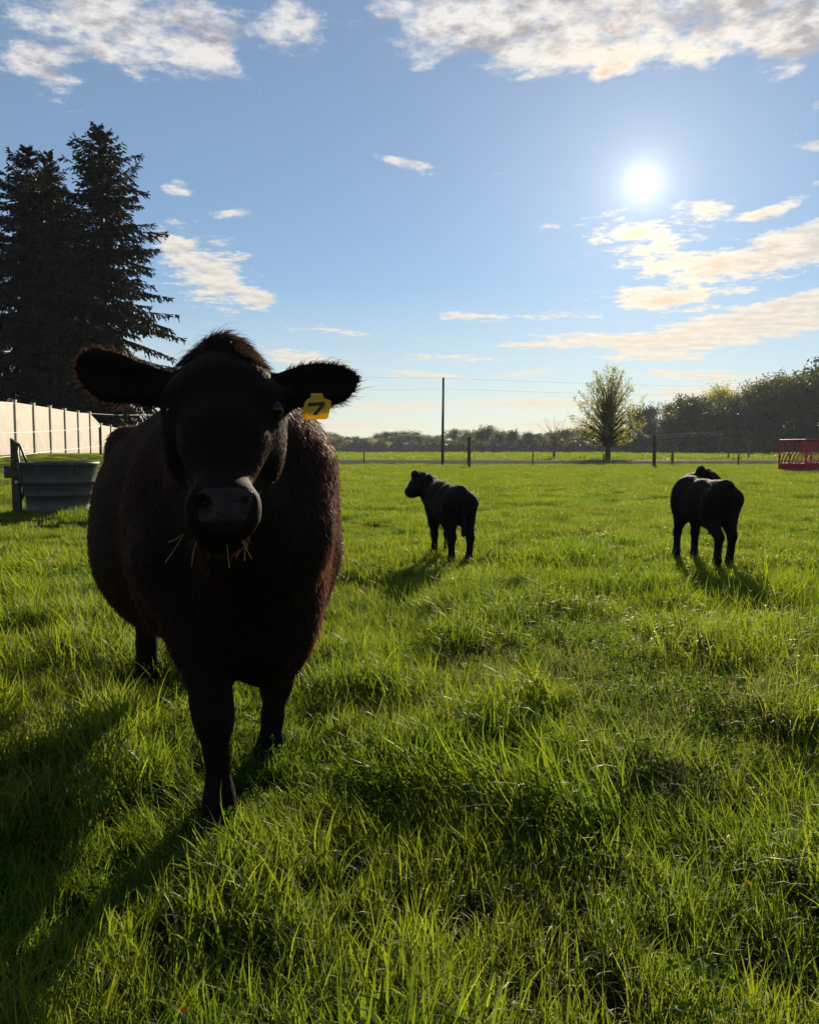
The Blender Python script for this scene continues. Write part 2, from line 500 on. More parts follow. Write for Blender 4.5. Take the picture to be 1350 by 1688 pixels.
for k in range(2): add_clump(190 + k, 6, 0.05, 0.24, 0.36, 0.0055, 6, lean=0.9)             # 18-19 single long stems

def clover_clump(seed, n, radius, hmin, hmax, leaf):
    r = np.random.default_rng(seed); V, F4, F3, T = [], [], [], []
    for b in range(n):
        a = r.uniform(0, 6.28); rd = radius * math.sqrt(r.uniform()); x0, y0, h = rd * math.cos(a), rd * math.sin(a), r.uniform(hmin, hmax)
        tone = r.uniform(0.0, 0.45); k0 = len(V)
        V += [(x0 * 0.6 - 0.001, y0 * 0.6, 0), (x0 * 0.6 + 0.001, y0 * 0.6, 0), (x0, y0, h)]; F3.append((k0, k0 + 1, k0 + 2)); T += [tone] * 3
        nrm_ = np.array([r.normal(0, 0.3), r.normal(0, 0.3), 1.0]); nrm_ /= np.linalg.norm(nrm_)
        u_ = np.cross(nrm_, (0.3, 1, 0)); u_ /= np.linalg.norm(u_); v_ = np.cross(nrm_, u_)
        sz = leaf * r.uniform(0.7, 1.25); a1 = r.uniform(0, 6.28); c = np.array([x0, y0, h])
        for j in range(3):
            t_ = a1 + j * 2.0944; d_ = math.cos(t_) * u_ + math.sin(t_) * v_; e_ = -math.sin(t_) * u_ + math.cos(t_) * v_
            k0 = len(V)
            V += [tuple(c), tuple(c + sz * (0.55 * d_ + 0.42 * e_)), tuple(c + sz * (1.0 * d_ + 0.25 * e_) + 0.12 * sz * nrm_), tuple(c + sz * (0.92 * d_) + 0.1 * sz * nrm_), tuple(c + sz * (1.0 * d_ - 0.25 * e_) + 0.12 * sz * nrm_), tuple(c + sz * (0.55 * d_ - 0.42 * e_))]
            F4 += [(k0, k0 + 1, k0 + 2, k0 + 3), (k0, k0 + 3, k0 + 4, k0 + 5)]; T += [tone] * 6
    return np.array(V), F4, F3, np.array(T)
CLOVER = leafy('clover_leaf', (0.030, 0.066, 0.012), (0.11, 0.24, 0.014), 0.45, 0.9, 0.0)
def add_clover(*a):
    V, F4, F3, T = clover_clump(*a)
    me = np_mesh('grass_clump', V, [F4, F3], [CLOVER], False)
    at_ = me.attributes.new('tone', 'FLOAT', 'POINT'); at_.data.foreach_set('value', T.astype(np.float32))
    ob = bpy.data.objects.new('grass_clump', me); clumps.objects.link(ob)
for k in range(3): add_clover(210 + k, 16, 0.09, 0.05, 0.13, 0.013)                          # 20-22 clover

def scatter(y0, y1, dens, marg=2.2):
    n_all = int(dens * (y1 - y0) * 2 * (0.60 * y1 + marg))
    y = rng.uniform(y0, y1, n_all); x = rng.uniform(-1, 1, n_all) * (0.60 * y1 + marg)
    k = np.abs(x) < 0.60 * y + marg
    return x[k], y[k]
PX, PY, IX, SCL, ROT, STR = [], [], [], [], [], []
HOOVES = [on_ground(362, 1375), on_ground(441, 1275), on_ground(245, 1135)]
TRAMPLED = [(on_ground(930, 1120), 0.55, 0.30), (on_ground(1075, 1210), 0.30, 0.38), (on_ground(1090, 1310), 0.22, 0.2), (on_ground(1290, 1185), 0.4, 0.18)]
for (y0, y1, dens, kinds, s_lo, s_hi) in [(0.35, 3.2, 290, range(0, 6), 0.8, 1.25), (3.2, 6.5, 230, range(0, 6), 0.8, 1.25), (6.5, 19, 66, range(9, 13), 0.8, 1.3), (19, 61.5, 16, range(13, 16), 0.75, 1.3), (84, 320, 0.13, range(16, 18), 0.8, 1.2), (0.35, 9, 5.0, range(18, 20), 0.8, 1.1), (0.35, 7, 26, range(20, 23), 0.8, 1.3)]:
    x, y = scatter(y0, y1, dens)
    n = len(x)
    idx = rng.choice(list(kinds), n)
    # tussocks: tall and short patches, and lanes where stock has walked
    tus = 0.6 * vnoise(x / 0.38, y / 0.46, 11) + 0.4 * vnoise(x / 0.16, y / 0.19, 12)
    if y0 >= 6.5: tus = 0.6 * vnoise(x / 0.55, y / 0.65, 11) + 0.4 * vnoise(x / 0.25, y / 0.3, 12)
    broad = vnoise(x / 2.3, y / 3.1, 14)
    tall = sstep(0.46, 0.74, tus) * (rng.uniform(0, 1, n) < 0.62)
    s = rng.uniform(s_lo, s_hi, n) * (0.52 + 0.22 * tus + (0.70 if y0 < 6 else 0.85) * tall) * (0.80 + 0.36 * broad)
    s = np.minimum(s, 1.3)
    if y0 in (6.5, 19): s *= 0.86
    for hx, hy in ((HOOVES[0][0], HOOVES[0][1]), (HOOVES[1][0], HOOVES[1][1]), (HOOVES[2][0], HOOVES[2][1])):
        s = s * (1 - 0.28 * np.exp(-((x - hx) ** 2 + (y - hy + 0.22) ** 2) / 0.34 ** 2))
    if y0 > 80: s = rng.uniform(s_lo, s_hi, n)
    s = s * (1 - 0.62 * sstep(0.42, 0.60, ground_z(x, y)) * (y > 8))      # the lawn beyond the wire is mown
    straw_v = 0.06 * vnoise(x / 0.8, y / 0.8, 21) ** 2
    tilt = np.abs(rng.normal(0, 0.13, n)); head = rng.uniform(0, 2 * math.pi, n)
    lie = sstep(0.55, 0.80, vnoise(x / 0.7, y / 0.8, 31)) * (y < 8)
    flow = 2.2 + 2.5 * vnoise(x / 1.5, y / 1.5, 33)
    for (c, rx, ry) in TRAMPLED:
        w = np.exp(-(((x - c[0]) / rx) ** 2 + ((y - c[1]) / ry) ** 2))
        lie = np.maximum(lie, w); straw_v = np.maximum(straw_v, 0.8 * w); s = s * (1 - 0.18 * w)
    l = lie > rng.uniform(0.15, 0.8, n)
    if y1 < 8: idx = np.where(l, rng.integers(6, 9, n), idx)
    tilt = np.where(l, tilt + 0.55 * lie, tilt)
    # rotation = tilt towards `head`, then free spin
    head = np.where(l, flow + rng.normal(0, 0.4, n), head)
    spin = rng.uniform(0, 2 * math.pi, n)
    keep = (s > 0.25)
    if 20 in kinds: s = rng.uniform(s_lo, s_hi, n); keep &= vnoise(x / 0.7, y / 0.7, 51) > 0.56; idx = rng.integers(20, 23, n); tilt = tilt * 0.5
    # bare, dunged earth in front of the water tank
    bare = np.exp(-(((x + 4.6) / 1.1) ** 2 + ((y - 10.9) / 0.8) ** 2))
    keep &= rng.uniform(0, 1, n) > bare * 0.93
    keep &= ((x + 5.35) ** 2 + (y - 12.6) ** 2) > 0.50 ** 2
    for arr, v in ((PX, x), (PY, y), (IX, idx), (SCL, s), (STR, straw_v)): arr.append(v[keep])
    q = np.empty((n, 3))
    for i in range(n):
        if not keep[i]: continue
        axis = Vector((-math.sin(head[i]), math.cos(head[i]), 0))
        q[i] = (Matrix.Rotation(tilt[i], 3, axis) @ Matrix.Rotation(spin[i], 3, 'Z')).to_euler()
    ROT.append(q[keep])
PX, PY, IX, SCL, STR = map(np.concatenate, (PX, PY, IX, SCL, STR)); ROT = np.concatenate(ROT)
def grass_object():
    V = np.stack([PX, PY, ground_z(PX, PY) - 0.005], 1).astype(np.float32)
    me = bpy.data.meshes.new('grass'); me.vertices.add(len(V)); me.vertices.foreach_set('co', V.ravel())
    for nm, ty, v in (('idx', 'INT', IX.astype(np.int32)), ('scl', 'FLOAT', SCL.astype(np.float32)), ('straw', 'FLOAT', STR.astype(np.float32))):
        a = me.attributes.new(nm, ty, 'POINT'); a.data.foreach_set('value', v)
    a = me.attributes.new('rot', 'FLOAT_VECTOR', 'POINT'); a.data.foreach_set('vector', ROT.astype(np.float32).ravel())
    me.materials.append(GRASS)
    ob = link('grass', me)
    tag(ob, 'lush green pasture grass covering the whole field', 'grass', kind='stuff')
    g = bpy.data.node_groups.new('grow_grass', 'GeometryNodeTree')
    g.interface.new_socket('Geometry', in_out='INPUT', socket_type='NodeSocketGeometry')
    g.interface.new_socket('Geometry', in_out='OUTPUT', socket_type='NodeSocketGeometry')
    N = g.nodes.new; L = g.links.new
    gi, go = N('NodeGroupInput'), N('NodeGroupOutput')
    ci = N('GeometryNodeCollectionInfo'); ci.inputs['Collection'].default_value = clumps
    ci.inputs['Separate Children'].default_value = True; ci.inputs['Reset Children'].default_value = True
    ip = N('GeometryNodeInstanceOnPoints'); ip.inputs['Pick Instance'].default_value = True
    def attr(nm, ty):
        a = N('GeometryNodeInputNamedAttribute'); a.data_type = ty; a.inputs['Name'].default_value = nm
        return [x for x in a.outputs if x.enabled and x.name == 'Attribute'][0]
    L(gi.outputs[0], ip.inputs['Points']); L(ci.outputs[0], ip.inputs['Instance'])
    L(attr('idx', 'INT'), ip.inputs['Instance Index'])
    e2r = N('FunctionNodeEulerToRotation'); L(attr('rot', 'FLOAT_VECTOR'), e2r.inputs[0]); L(e2r.outputs[0], ip.inputs['Rotation'])
    L(attr('scl', 'FLOAT'), ip.inputs['Scale'])
    L(ip.outputs[0], go.inputs[0])
    md = ob.modifiers.new('grow', 'NODES'); md.node_group = g
    return ob
grass_object()
print('grass clumps', len(PX))
# ================================================================= bodies grown from blended volumes
class Body:
    """one continuous skin: smooth union of tapered limbs and ellipsoids, meshed by surface nets"""
    def __init__(s, lo, hi, h):
        s.lo = np.asarray(lo, float); s.h = h
        s.n = np.ceil((np.asarray(hi, float) - s.lo) / h).astype(int) + 1
        s.D = np.full(tuple(s.n), 0.35, np.float32)
    def _sub(s, lo, hi, pad):
        a = np.clip(np.floor((lo - pad - s.lo) / s.h).astype(int), 0, s.n - 1)
        b = np.clip(np.ceil((hi + pad - s.lo) / s.h).astype(int) + 1, 1, s.n)
        sl = tuple(slice(i, j) for i, j in zip(a, b))
        g = np.meshgrid(*[s.lo[k] + s.h * np.arange(a[k], b[k]) for k in range(3)], indexing='ij')
        return sl, np.stack(g, -1).astype(np.float32)
    def _blend(s, sl, d, k, cut=False):
        o = s.D[sl]
        if cut:
            h = np.maximum(k - np.abs(o + d), 0) / k
            s.D[sl] = np.maximum(o, -d) + h * h * k * 0.25
        else:
            h = np.maximum(k - np.abs(o - d), 0) / k
            s.D[sl] = np.minimum(o, d) - h * h * k * 0.25
    def ell(s, c, r, axes=None, k=0.06, cut=False):
        c = np.asarray(c, float); r = np.asarray(r, float)
        M = np.eye(3) if axes is None else np.asarray(axes, float)      # rows = local axes
        m = r.max()
        sl, P = s._sub(c - m, c + m, k + 0.05)
        q = (P - c) @ M.T
        k0 = np.linalg.norm(q / r, axis=-1); k1 = np.linalg.norm(q / (r * r), axis=-1)
        s._blend(sl, k0 * (k0 - 1) / np.maximum(k1, 1e-6), k, cut)
    def limb(s, pts, rad, k=0.05, flat=None):
        """chain of tapered capsules; flat = (axis, factor) squeezes the section along axis"""
        pts = [np.asarray(p, float) for p in pts]
        for a, b, r1, r2 in zip(pts[:-1], pts[1:], rad[:-1], rad[1:]):
            m = max(r1, r2)
            sl, P = s._sub(np.minimum(a, b) - m, np.maximum(a, b) + m, k + 0.05)
            ba = b - a; L2 = ba @ ba
            q = P - a
            t = np.clip((q @ ba) / L2, 0, 1)
            v = q - t[..., None] * ba
            if flat is not None:
                ax = np.asarray(flat[0], float); ax = ax / np.linalg.norm(ax)
                v = v + ((v @ ax) * (flat[1] - 1))[..., None] * ax
            d = np.linalg.norm(v, axis=-1) - (r1 + (r2 - r1) * t)
            if flat is not None: d = d / (0.5 + 0.5 * flat[1])
            s._blend(sl, d, k)
    def mesh(s):
        D = s.D; S = D < 0
        nx, ny, nz = D.shape
        c = [S[i:nx-1+i, j:ny-1+j, l:nz-1+l] for i in (0, 1) for j in (0, 1) for l in (0, 1)]
        cnt = sum(x.astype(np.int8) for x in c)
        act = np.argwhere((cnt > 0) & (cnt < 8))
        offs = np.array([(i, j, l) for i in (0, 1) for j in (0, 1) for l in (0, 1)])
        vals = np.stack([D[act[:, 0] + o[0], act[:, 1] + o[1], act[:, 2] + o[2]] for o in offs], 1)
        acc = np.zeros((len(act), 3)); num = np.zeros(len(act))
        for a in range(8):
            for b in range(a + 1, 8):
                if np.abs(offs[a] - offs[b]).sum() != 1: continue
                x = (vals[:, a] < 0) != (vals[:, b] < 0)
                t = vals[x, a] / (vals[x, a] - vals[x, b])
                acc[x] += offs[a] + t[:, None] * (offs[b] - offs[a]); num[x] += 1
        V = s.lo + s.h * (act + acc / num[:, None])
        ID = -np.ones((nx - 1, ny - 1, nz - 1), np.int64)
        ID[act[:, 0], act[:, 1], act[:, 2]] = np.arange(len(act))
        F = []
        for ax in range(3):
            u, w = (ax + 1) % 3, (ax + 2) % 3
            sa = [slice(None)] * 3; sb = [slice(None)] * 3
            sa[ax] = slice(0, -1); sb[ax] = slice(1, None)
            ch = np.argwhere(S[tuple(sa)] != S[tuple(sb)])
            ch = ch[(ch[:, u] > 0) & (ch[:, w] > 0) & (ch[:, u] < D.shape[u] - 1) & (ch[:, w] < D.shape[w] - 1)]
            def cell(du, dw):
                q = ch.copy(); q[:, u] += du; q[:, w] += dw
                return ID[q[:, 0], q[:, 1], q[:, 2]]
            quad = np.stack([cell(-1, -1), cell(0, -1), cell(0, 0), cell(-1, 0)], 1)
            ins = S[ch[:, 0], ch[:, 1], ch[:, 2]]
            quad[~ins] = quad[~ins][:, ::-1]
            F.append(quad)
        F = np.concatenate(F)
        F = F[(F >= 0).all(1)]
        # light relaxation
        e = np.concatenate([F[:, [0, 1]], F[:, [1, 2]], F[:, [2, 3]], F[:, [3, 0]]])
        for _ in range(2):
            sm = np.zeros_like(V); ct = np.zeros(len(V))
            np.add.at(sm, e[:, 0], V[e[:, 1]]); np.add.at(ct, e[:, 0], 1)
            np.add.at(sm, e[:, 1], V[e[:, 0]]); np.add.at(ct, e[:, 1], 1)
            V = V * 0.5 + 0.5 * sm / np.maximum(ct, 1)[:, None]
        return V, F
def normals(V, F):
    n = np.cross(V[F[:, 2]] - V[F[:, 0]], V[F[:, 3]] - V[F[:, 1]])
    N = np.zeros_like(V)
    for k in range(4): np.add.at(N, F[:, k], n)
    return N / (np.linalg.norm(N, axis=1, keepdims=True) + 1e-12), np.linalg.norm(n, axis=1)

def unit(v): return v / (np.linalg.norm(v, axis=-1, keepdims=True) + 1e-12)
def fur_mesh(name, V, F, count, length_fn, flow_fn, width, mat, seed, weight_fn=None):
    """hairs as thin two-piece strips rooted in the skin"""
    r = np.random.default_rng(seed)
    N, A = normals(V, F)
    cen = V[F].mean(1)
    w = A * (weight_fn(cen) if weight_fn else 1.0)
    f = r.choice(len(F), count, p=w / w.sum())
    uv = r.uniform(0, 1, (count, 2)); u, v = uv[:, :1], uv[:, 1:]
    q = F[f]
    def bil(X): return (X[q[:, 0]] * (1-u) + X[q[:, 1]] * u) * (1-v) + (X[q[:, 3]] * (1-u) + X[q[:, 2]] * u) * v
    P, Nn = bil(V), unit(bil(N))
    L, lift = length_fn(P, Nn, r)
    fl = flow_fn(P, Nn)
    # hairs gather into locks
    lock = np.stack([vnoise(P[:, 0] * 22 + P[:, 2] * 9, P[:, 1] * 22 - P[:, 2] * 17, 40 + j) - 0.5 for j in range(3)], 1) * 1.1
    fl = fl + lock + r.normal(0, 0.22, fl.shape)
    tang = unit(fl - (fl * Nn).sum(1, keepdims=True) * Nn)
    d1 = unit(tang * (1 - lift)[:, None] + Nn * (lift + 0.15)[:, None])
    d2 = unit(tang * (1.15 - lift)[:, None] + Nn * (lift * 0.55)[:, None] + np.array([0, 0, -0.18]) + r.normal(0, 0.12, tang.shape))
    P0 = P - Nn * 0.002; P1 = P0 + d1 * (L * 0.5)[:, None]; P2 = P1 + d2 * (L * 0.5)[:, None]
    side = unit(np.cross(d1, r.normal(0, 1, d1.shape)))
    wd = (width * r.uniform(0.6, 1.3, count))[:, None] * 0.5
    VV = np.stack([P0 - side * wd, P0 + side * wd, P1 - side * wd * 0.8, P1 + side * wd * 0.8, P2], 1).reshape(-1, 3)
    b = np.arange(count)[:, None] * 5
    F4 = b + np.array([[0, 1, 3, 2]]); F3 = b + np.array([[2, 3, 4]])
    return np_mesh(name, VV, [F4, F3], [mat], True)

# ---- coat materials
def coat_mat(name, c0, c1):
    m, t, o = new_mat(name)
    co = position(t)
    n = noise(co, 5.0, 4, 0.6)
    ap = t.nodes.new('ShaderNodeAttribute'); ap.attribute_name = 'pad'; pad = E(t, ap.outputs['Fac'])
    pad = (pad + (noise(co, 90.0, 3, 0.6) - 0.5) * 0.5).step(0.35, 0.65)
    p = principled(t, mix(t, pad, mix(t, n.step(0.3, 0.7), c0, c1), (0.0095, 0.0075, 0.0066)), pad.lin(0, 1, 0.78, 0.42), pad.lin(0, 1, 0.06, 0.16))
    vor = t.nodes.new('ShaderNodeTexVoronoi'); vor.inputs['Scale'].default_value = 170.0; t.links.new(co.sock, vor.inputs['Vector'])
    hgt = noise(co, 60.0, 4, 0.6) * (pad * -1.0 + 1.0) + E(t, vor.outputs['Distance']) * pad
    bump(t, hgt, 0.4, 0.004, p)
    t.links.new(p.outputs[0], o.inputs[0]); return m
def set_pad(me, val):
    a = me.attributes.new('pad', 'FLOAT', 'POINT'); a.data.foreach_set('value', np.asarray(val, np.float32))
COAT = coat_mat('dark_coat', (0.0045, 0.0034, 0.0032), (0.0080, 0.0052, 0.0044))
def hair_mat(name, c, tr_c):
    m, t, o = new_mat(name)
    rnd = E(t, t.nodes.new('ShaderNodeNewGeometry').outputs['Random Per Island'])
    k = rnd.lin(0, 1, 0.5, 1.5)
    p = principled(t, vscale(mix(t, 0.0, c, c), k), 0.5, 0.12)
    tr = t.nodes.new('ShaderNodeBsdfTranslucent'); t.links.new(vscale(mix(t, 0.0, tr_c, tr_c), k).sock, tr.inputs[0])
    mx = t.nodes.new('ShaderNodeMixShader'); mx.inputs[0].default_value = 0.35
    t.links.new(p.outputs[0], mx.inputs[1]); t.links.new(tr.outputs[0], mx.inputs[2]); t.links.new(mx.outputs[0], o.inputs[0])
    return m
HAIR = hair_mat('dark_red_brown_hair', (0.015, 0.0075, 0.0058), (0.190, 0.082, 0.054))
HEADHAIR = hair_mat('brown_black_hair', (0.011, 0.0062, 0.0052), (0.075, 0.036, 0.025))
CALFHAIR = hair_mat('black_hair', (0.006, 0.0048, 0.0055), (0.05, 0.030, 0.020))
MUZZLE = simple('wet_muzzle_skin', (0.012, 0.009, 0.008), 0.5, 0.2, 0.3, 60, 0.6)
HOOF = simple('dull_black_hoof', (0.008, 0.0065, 0.0055), 0.7, 0.12, 0.3, 20, 0.3)
m, t, o = new_mat('wet_dark_eye'); p = principled(t, (0.004, 0.003, 0.002), 0.22, 0.25); t.links.new(p.outputs[0], o.inputs[0]); EYE = m

# ================================================================= the cow
FR = np.array([-0.53, 2.62]); HD = np.array([-1.13, 3.98])
fw = (FR - HD) / np.linalg.norm(FR - HD); lf = np.array([-fw[1], fw[0]])
def CB(s, l, z):
    q = FR + s * fw + l * lf
    return np.array([q[0], q[1], z])
CAX = np.array([[fw[0], fw[1], 0], [lf[0], lf[1], 0], [0, 0, 1]])
cow = empty('cow', tuple(CB(-0.6, 0, 0)))
tag(cow, 'big dark brown-black cow facing the camera with a yellow ear tag', 'cow')

B = Body((-1.75, 1.50, -0.02), (0.06, 4.55, 1.56), 0.0125)
# trunk
B.ell(CB(-0.70, 0.00, 0.83), (0.78, 0.405, 0.42), CAX, 0.10)
B.ell(CB(-0.74, 0.00, 0.71), (0.56, 0.42, 0.345), CAX, 0.12)
B.ell(CB(-1.24, 0.00, 0.95), (0.34, 0.32, 0.30), CAX, 0.12)
B.ell(CB(-0.78, 0.00, 0.94), (0.55, 0.375, 0.30), CAX, 0.12)
B.limb([CB(-0.12, 0, 1.05), CB(-0.7, 0, 1.10), CB(-1.36, 0, 1.12)], [0.17, 0.17, 0.15], 0.14)
for sgn in (-1, 1):
    B.ell(CB(-1.06, 0.27 * sgn, 1.13), (0.13, 0.075, 0.085), CAX, 0.09)
    B.ell(CB(-0.14, 0.235 * sgn, 0.83), (0.18, 0.11, 0.32), CAX, 0.10)
B.ell(CB(-0.10, 0, 0.86), (0.32, 0.28, 0.37), CAX, 0.12)
B.ell(CB(0.10, 0.0, 0.68), (0.20, 0.22, 0.26), CAX, 0.10)
B.ell(CB(0.08, 0.05, 0.56), (0.17, 0.13, 0.19), CAX, 0.08)
# neck and dewlap
HB = at(372, 665, 2.18)
B.limb([CB(-0.16, 0, 1.00), CB(0.14, 0.0, 1.04), HB], [0.29, 0.225, 0.145], 0.12)
B.limb([CB(0.05, 0.0, 0.80), CB(0.26, 0.0, 0.87), at(375, 805, 2.12)], [0.20, 0.16, 0.09], 0.12)
B.limb([CB(0.16, 0.0, 0.66), at(405, 900, 2.25), at(400, 850, 2.13)], [0.11, 0.07, 0.06], 0.10)
# head
X3 = np.array([1.0, 0, 0])
B.ell(at(370, 655, 2.05), (0.128, 0.130, 0.100), None, 0.06)
B.limb([at(370, 668, 2.00), at(369, 728, 1.90), at(368, 802, 1.815)], [0.112, 0.090, 0.060], 0.06)
B.ell(at(370, 592, 2.075), (0.046, 0.056, 0.052), None, 0.07)
for px, sg in ((298, -1), (446, 1)):
    B.ell(at(px, 725, 2.04), (0.038, 0.090, 0.105), None, 0.06)          # cheek
    B.ell(at(px - 4 * sg, 655, 1.985), (0.046, 0.060, 0.034), None, 0.03)  # brow
    B.ell(at(px - 6 * sg, 676, 1.955), (0.032, 0.040, 0.036), None, 0.02)  # lids
B.ell(at(368, 828, 1.755), (0.074, 0.066, 0.052), None, 0.04)            # nose
B.ell(at(340, 848, 1.75), (0.040, 0.056, 0.052), None, 0.035)
B.ell(at(396, 848, 1.75), (0.040, 0.056, 0.052), None, 0.035)
B.ell(at(368, 860, 1.75), (0.064, 0.058, 0.036), None, 0.03)
B.ell(at(366, 884, 1.80), (0.052, 0.056, 0.024), None, 0.015)            # lower lip
B.limb([at(366, 880, 1.83), at(369, 810, 1.97), at(371, 740, 2.10)], [0.046, 0.070, 0.100], 0.05)
for px, sg in ((336, -1), (402, 1)):                                      # nostrils
    B.ell(at(px, 834, 1.690), (0.021, 0.034, 0.0125), np.array([[0.80, 0.2, 0.58 * sg], [0, 1, 0], [-0.58 * sg, 0, 0.80]]), 0.012, True)
    B.ell(at(px - 14 * sg * 0 + 4 * sg, 829, 1.70), (0.016, 0.03, 0.012), None, 0.012, True)
B.ell(at(368, 874, 1.735), (0.085, 0.05, 0.0055), None, 0.010, True)      # mouth line
# ears: broad leaves set low on the sides of the poll, hollow towards the front
EARS = []
EARS.append([at(292, 640, 2.06), at(238, 634, 2.045), at(185, 622, 2.02), at(150, 606, 2.00), at(126, 602, 1.99)])
EARS.append([at(452, 646, 2.07), at(490, 638, 2.06), at(530, 636, 2.06), at(566, 630, 2.07), at(588, 626, 2.08)])
ER = [[0.033, 0.041, 0.054, 0.036, 0.008], [0.033, 0.038, 0.047, 0.031, 0.007]]
for pts, rr in zip(EARS, ER):
    B.limb(pts, rr, 0.03, flat=((0, 1, 0.1), 2.6))
    for i in (1, 2, 3):
        c = pts[i] + np.array([0, -0.030, 0.0])
        B.ell(c, (0.050, 0.024, rr[i] * 0.62), None, 0.02, True)
# fore legs
zg = lambda p: float(ground_z(p[0], p[1]))
HA = at(362, 1372, 2.35); HBf = at(441, 1272, 2.83)
B.limb([CB(0.02, -0.20, 0.78), CB(0.10, -0.165, 0.56), at(350, 1168, 2.38), at(353, 1196, 2.36)], [0.160, 0.088, 0.050, 0.050], 0.06)
B.limb([at(353, 1196, 2.36), at(357, 1240, 2.375), at(361, 1300, 2.375), at(362, 1322, 2.37)], [0.047, 0.036, 0.038, 0.046], 0.025)
B.limb([at(362, 1322, 2.37), HA], [0.048, 0.056], 0.02)
B.ell(at(361, 1180, 2.335), (0.044, 0.036, 0.050), None, 0.025)
B.limb([CB(-0.16, 0.21, 0.76), CB(-0.20, 0.155, 0.52), at(457, 1112, 2.84), at(454, 1135, 2.83)], [0.155, 0.085, 0.052, 0.048], 0.06)
B.limb([at(454, 1135, 2.83), at(450, 1180, 2.84), at(445, 1225, 2.84), at(443, 1240, 2.84)], [0.046, 0.038, 0.041, 0.048], 0.025)
B.limb([at(443, 1240, 2.84), HBf], [0.048, 0.058], 0.02)
# hind legs
HH = [(-1, -1.40, -0.165), (1, -1.27, 0.17)]
for sg, sh, lh in HH:
    ds = sh + 1.40
    B.limb([CB(-1.30 + ds * 0.3, 0.17 * sg, 0.88), CB(-1.14 + ds * 0.6, lh * 1.05, 0.64), CB(-1.46 + ds, lh, 0.44), CB(-1.45 + ds, lh, 0.38)], [0.20, 0.145, 0.068, 0.058], 0.09)
    B.limb([CB(-1.45 + ds, lh, 0.38), CB(-1.43 + ds, lh, 0.20), CB(-1.41 + ds, lh, 0.10)], [0.055, 0.046, 0.055], 0.03)
    B.limb([CB(-1.41 + ds, lh, 0.10), CB(sh + 0.02, lh, 0.035)], [0.050, 0.060], 0.02)
B.ell(CB(-1.12, 0, 0.52), (0.16, 0.13, 0.12), CAX, 0.08)                   # udder
TL = [CB(-1.50, 0.0, 1.16), CB(-1.62, 0.01, 1.05), CB(-1.64, 0.02, 0.80), CB(-1.62, 0.03, 0.50)]
B.limb(TL, [0.045, 0.030, 0.024, 0.034], 0.03)
V, F = B.mesh()
cen = V[F].mean(1)
mi = np.zeros(len(F), int)
ncen = at(368, 842, 1.70)
dm = ((cen[:, 0] - ncen[0]) / (0.050 + 0.25 * np.clip(cen[:, 2] - ncen[2], -0.04, 0.06))) ** 4 + ((cen[:, 2] - ncen[2]) / 0.046) ** 4
mi[cen[:, 2] < 0.055] = 2
COWMESH = np_mesh('body', V, [F], [COAT, MUZZLE, HOOF], True, mi)
dv_ = ((V[:, 0] - ncen[0]) / (0.052 + 0.25 * np.clip(V[:, 2] - ncen[2], -0.04, 0.06))) ** 4 + ((V[:, 2] - ncen[2]) / 0.048) ** 4
set_pad(COWMESH, np.clip(1.5 - dv_, 0, 1) * (V[:, 1] < 1.765))
def keep_world(ob, root):
    ob.parent = root; ob.matrix_parent_inverse = Matrix.Translation(root.location).inverted()
    return ob
keep_world(link('body', COWMESH), cow)

def seg_dist(P, pts):
    best = np.full(len(P), 9.0); tt = np.zeros(len(P))
    for i, (a, b) in enumerate(zip(pts[:-1], pts[1:])):
        ba = b - a; t = np.clip(((P - a) @ ba) / (ba @ ba), 0, 1)
        d = np.linalg.norm(P - a - t[:, None] * ba, axis=1)
        c = d < best; best[c] = d[c]; tt[c] = (i + t[c]) / (len(pts) - 1)
    return best, tt
POLL = at(371, 575, 2.06)
HEADC = at(370, 740, 1.95)
def regions(P):
    head = (P[:, 1] < 2.16) & (P[:, 2] > at(368, 905, 1.8)[2])
    ear = np.zeros(len(P), bool); et = np.zeros(len(P)); ed = np.zeros((len(P), 3))
    for pts in EARS:
        d, tq = seg_dist(P, pts)
        e = (d < 0.085) & (tq > 0.12) & (np.abs(P[:, 0] - HEADC[0]) > 0.128)
        ear |= e; et[e] = tq[e]; ed[e] = unit(pts[-1] - pts[0])
    poll = (np.linalg.norm((P - POLL) / np.array([1.35, 1.2, 0.9]), axis=1) < 0.085) & ~ear & (P[:, 1] > 1.985)
    return head, ear, et, ed, poll
def cow_len(P, N, r):
    head, ear, et, ed, poll = regions(P)
    L = r.gamma(5, 0.0034, len(P)) + 0.005
    lift = np.full(len(P), 0.14) + r.uniform(0, 0.16, len(P))
    L[P[:, 2] < 0.42] *= 0.32
    low = (P[:, 2] > 0.42) & (P[:, 2] < 0.62); L[low] *= 1.15
    L[head] = 0.006 + r.gamma(3, 0.0017, head.sum()); lift[head] = 0.14
    jaw = head & (P[:, 2] < at(368, 850, 1.8)[2]) & (P[:, 1] > 1.78); L[jaw] *= 1.5
    muz = head & (P[:, 1] < 1.80); L[muz] *= 0.45
    edge = ear & (np.abs(N[:, 1]) < 0.65)
    L[ear] = 0.012; L[edge] = 0.008 + r.gamma(1.6, 0.0060, edge.sum()); lift[edge] = 0.5
    L[poll] = 0.014 + r.gamma(2.0, 0.0085, poll.sum()); lift[poll] = 0.24
    inner = ear & (N[:, 1] < -0.5); L[inner] = 0.010
    return L, lift
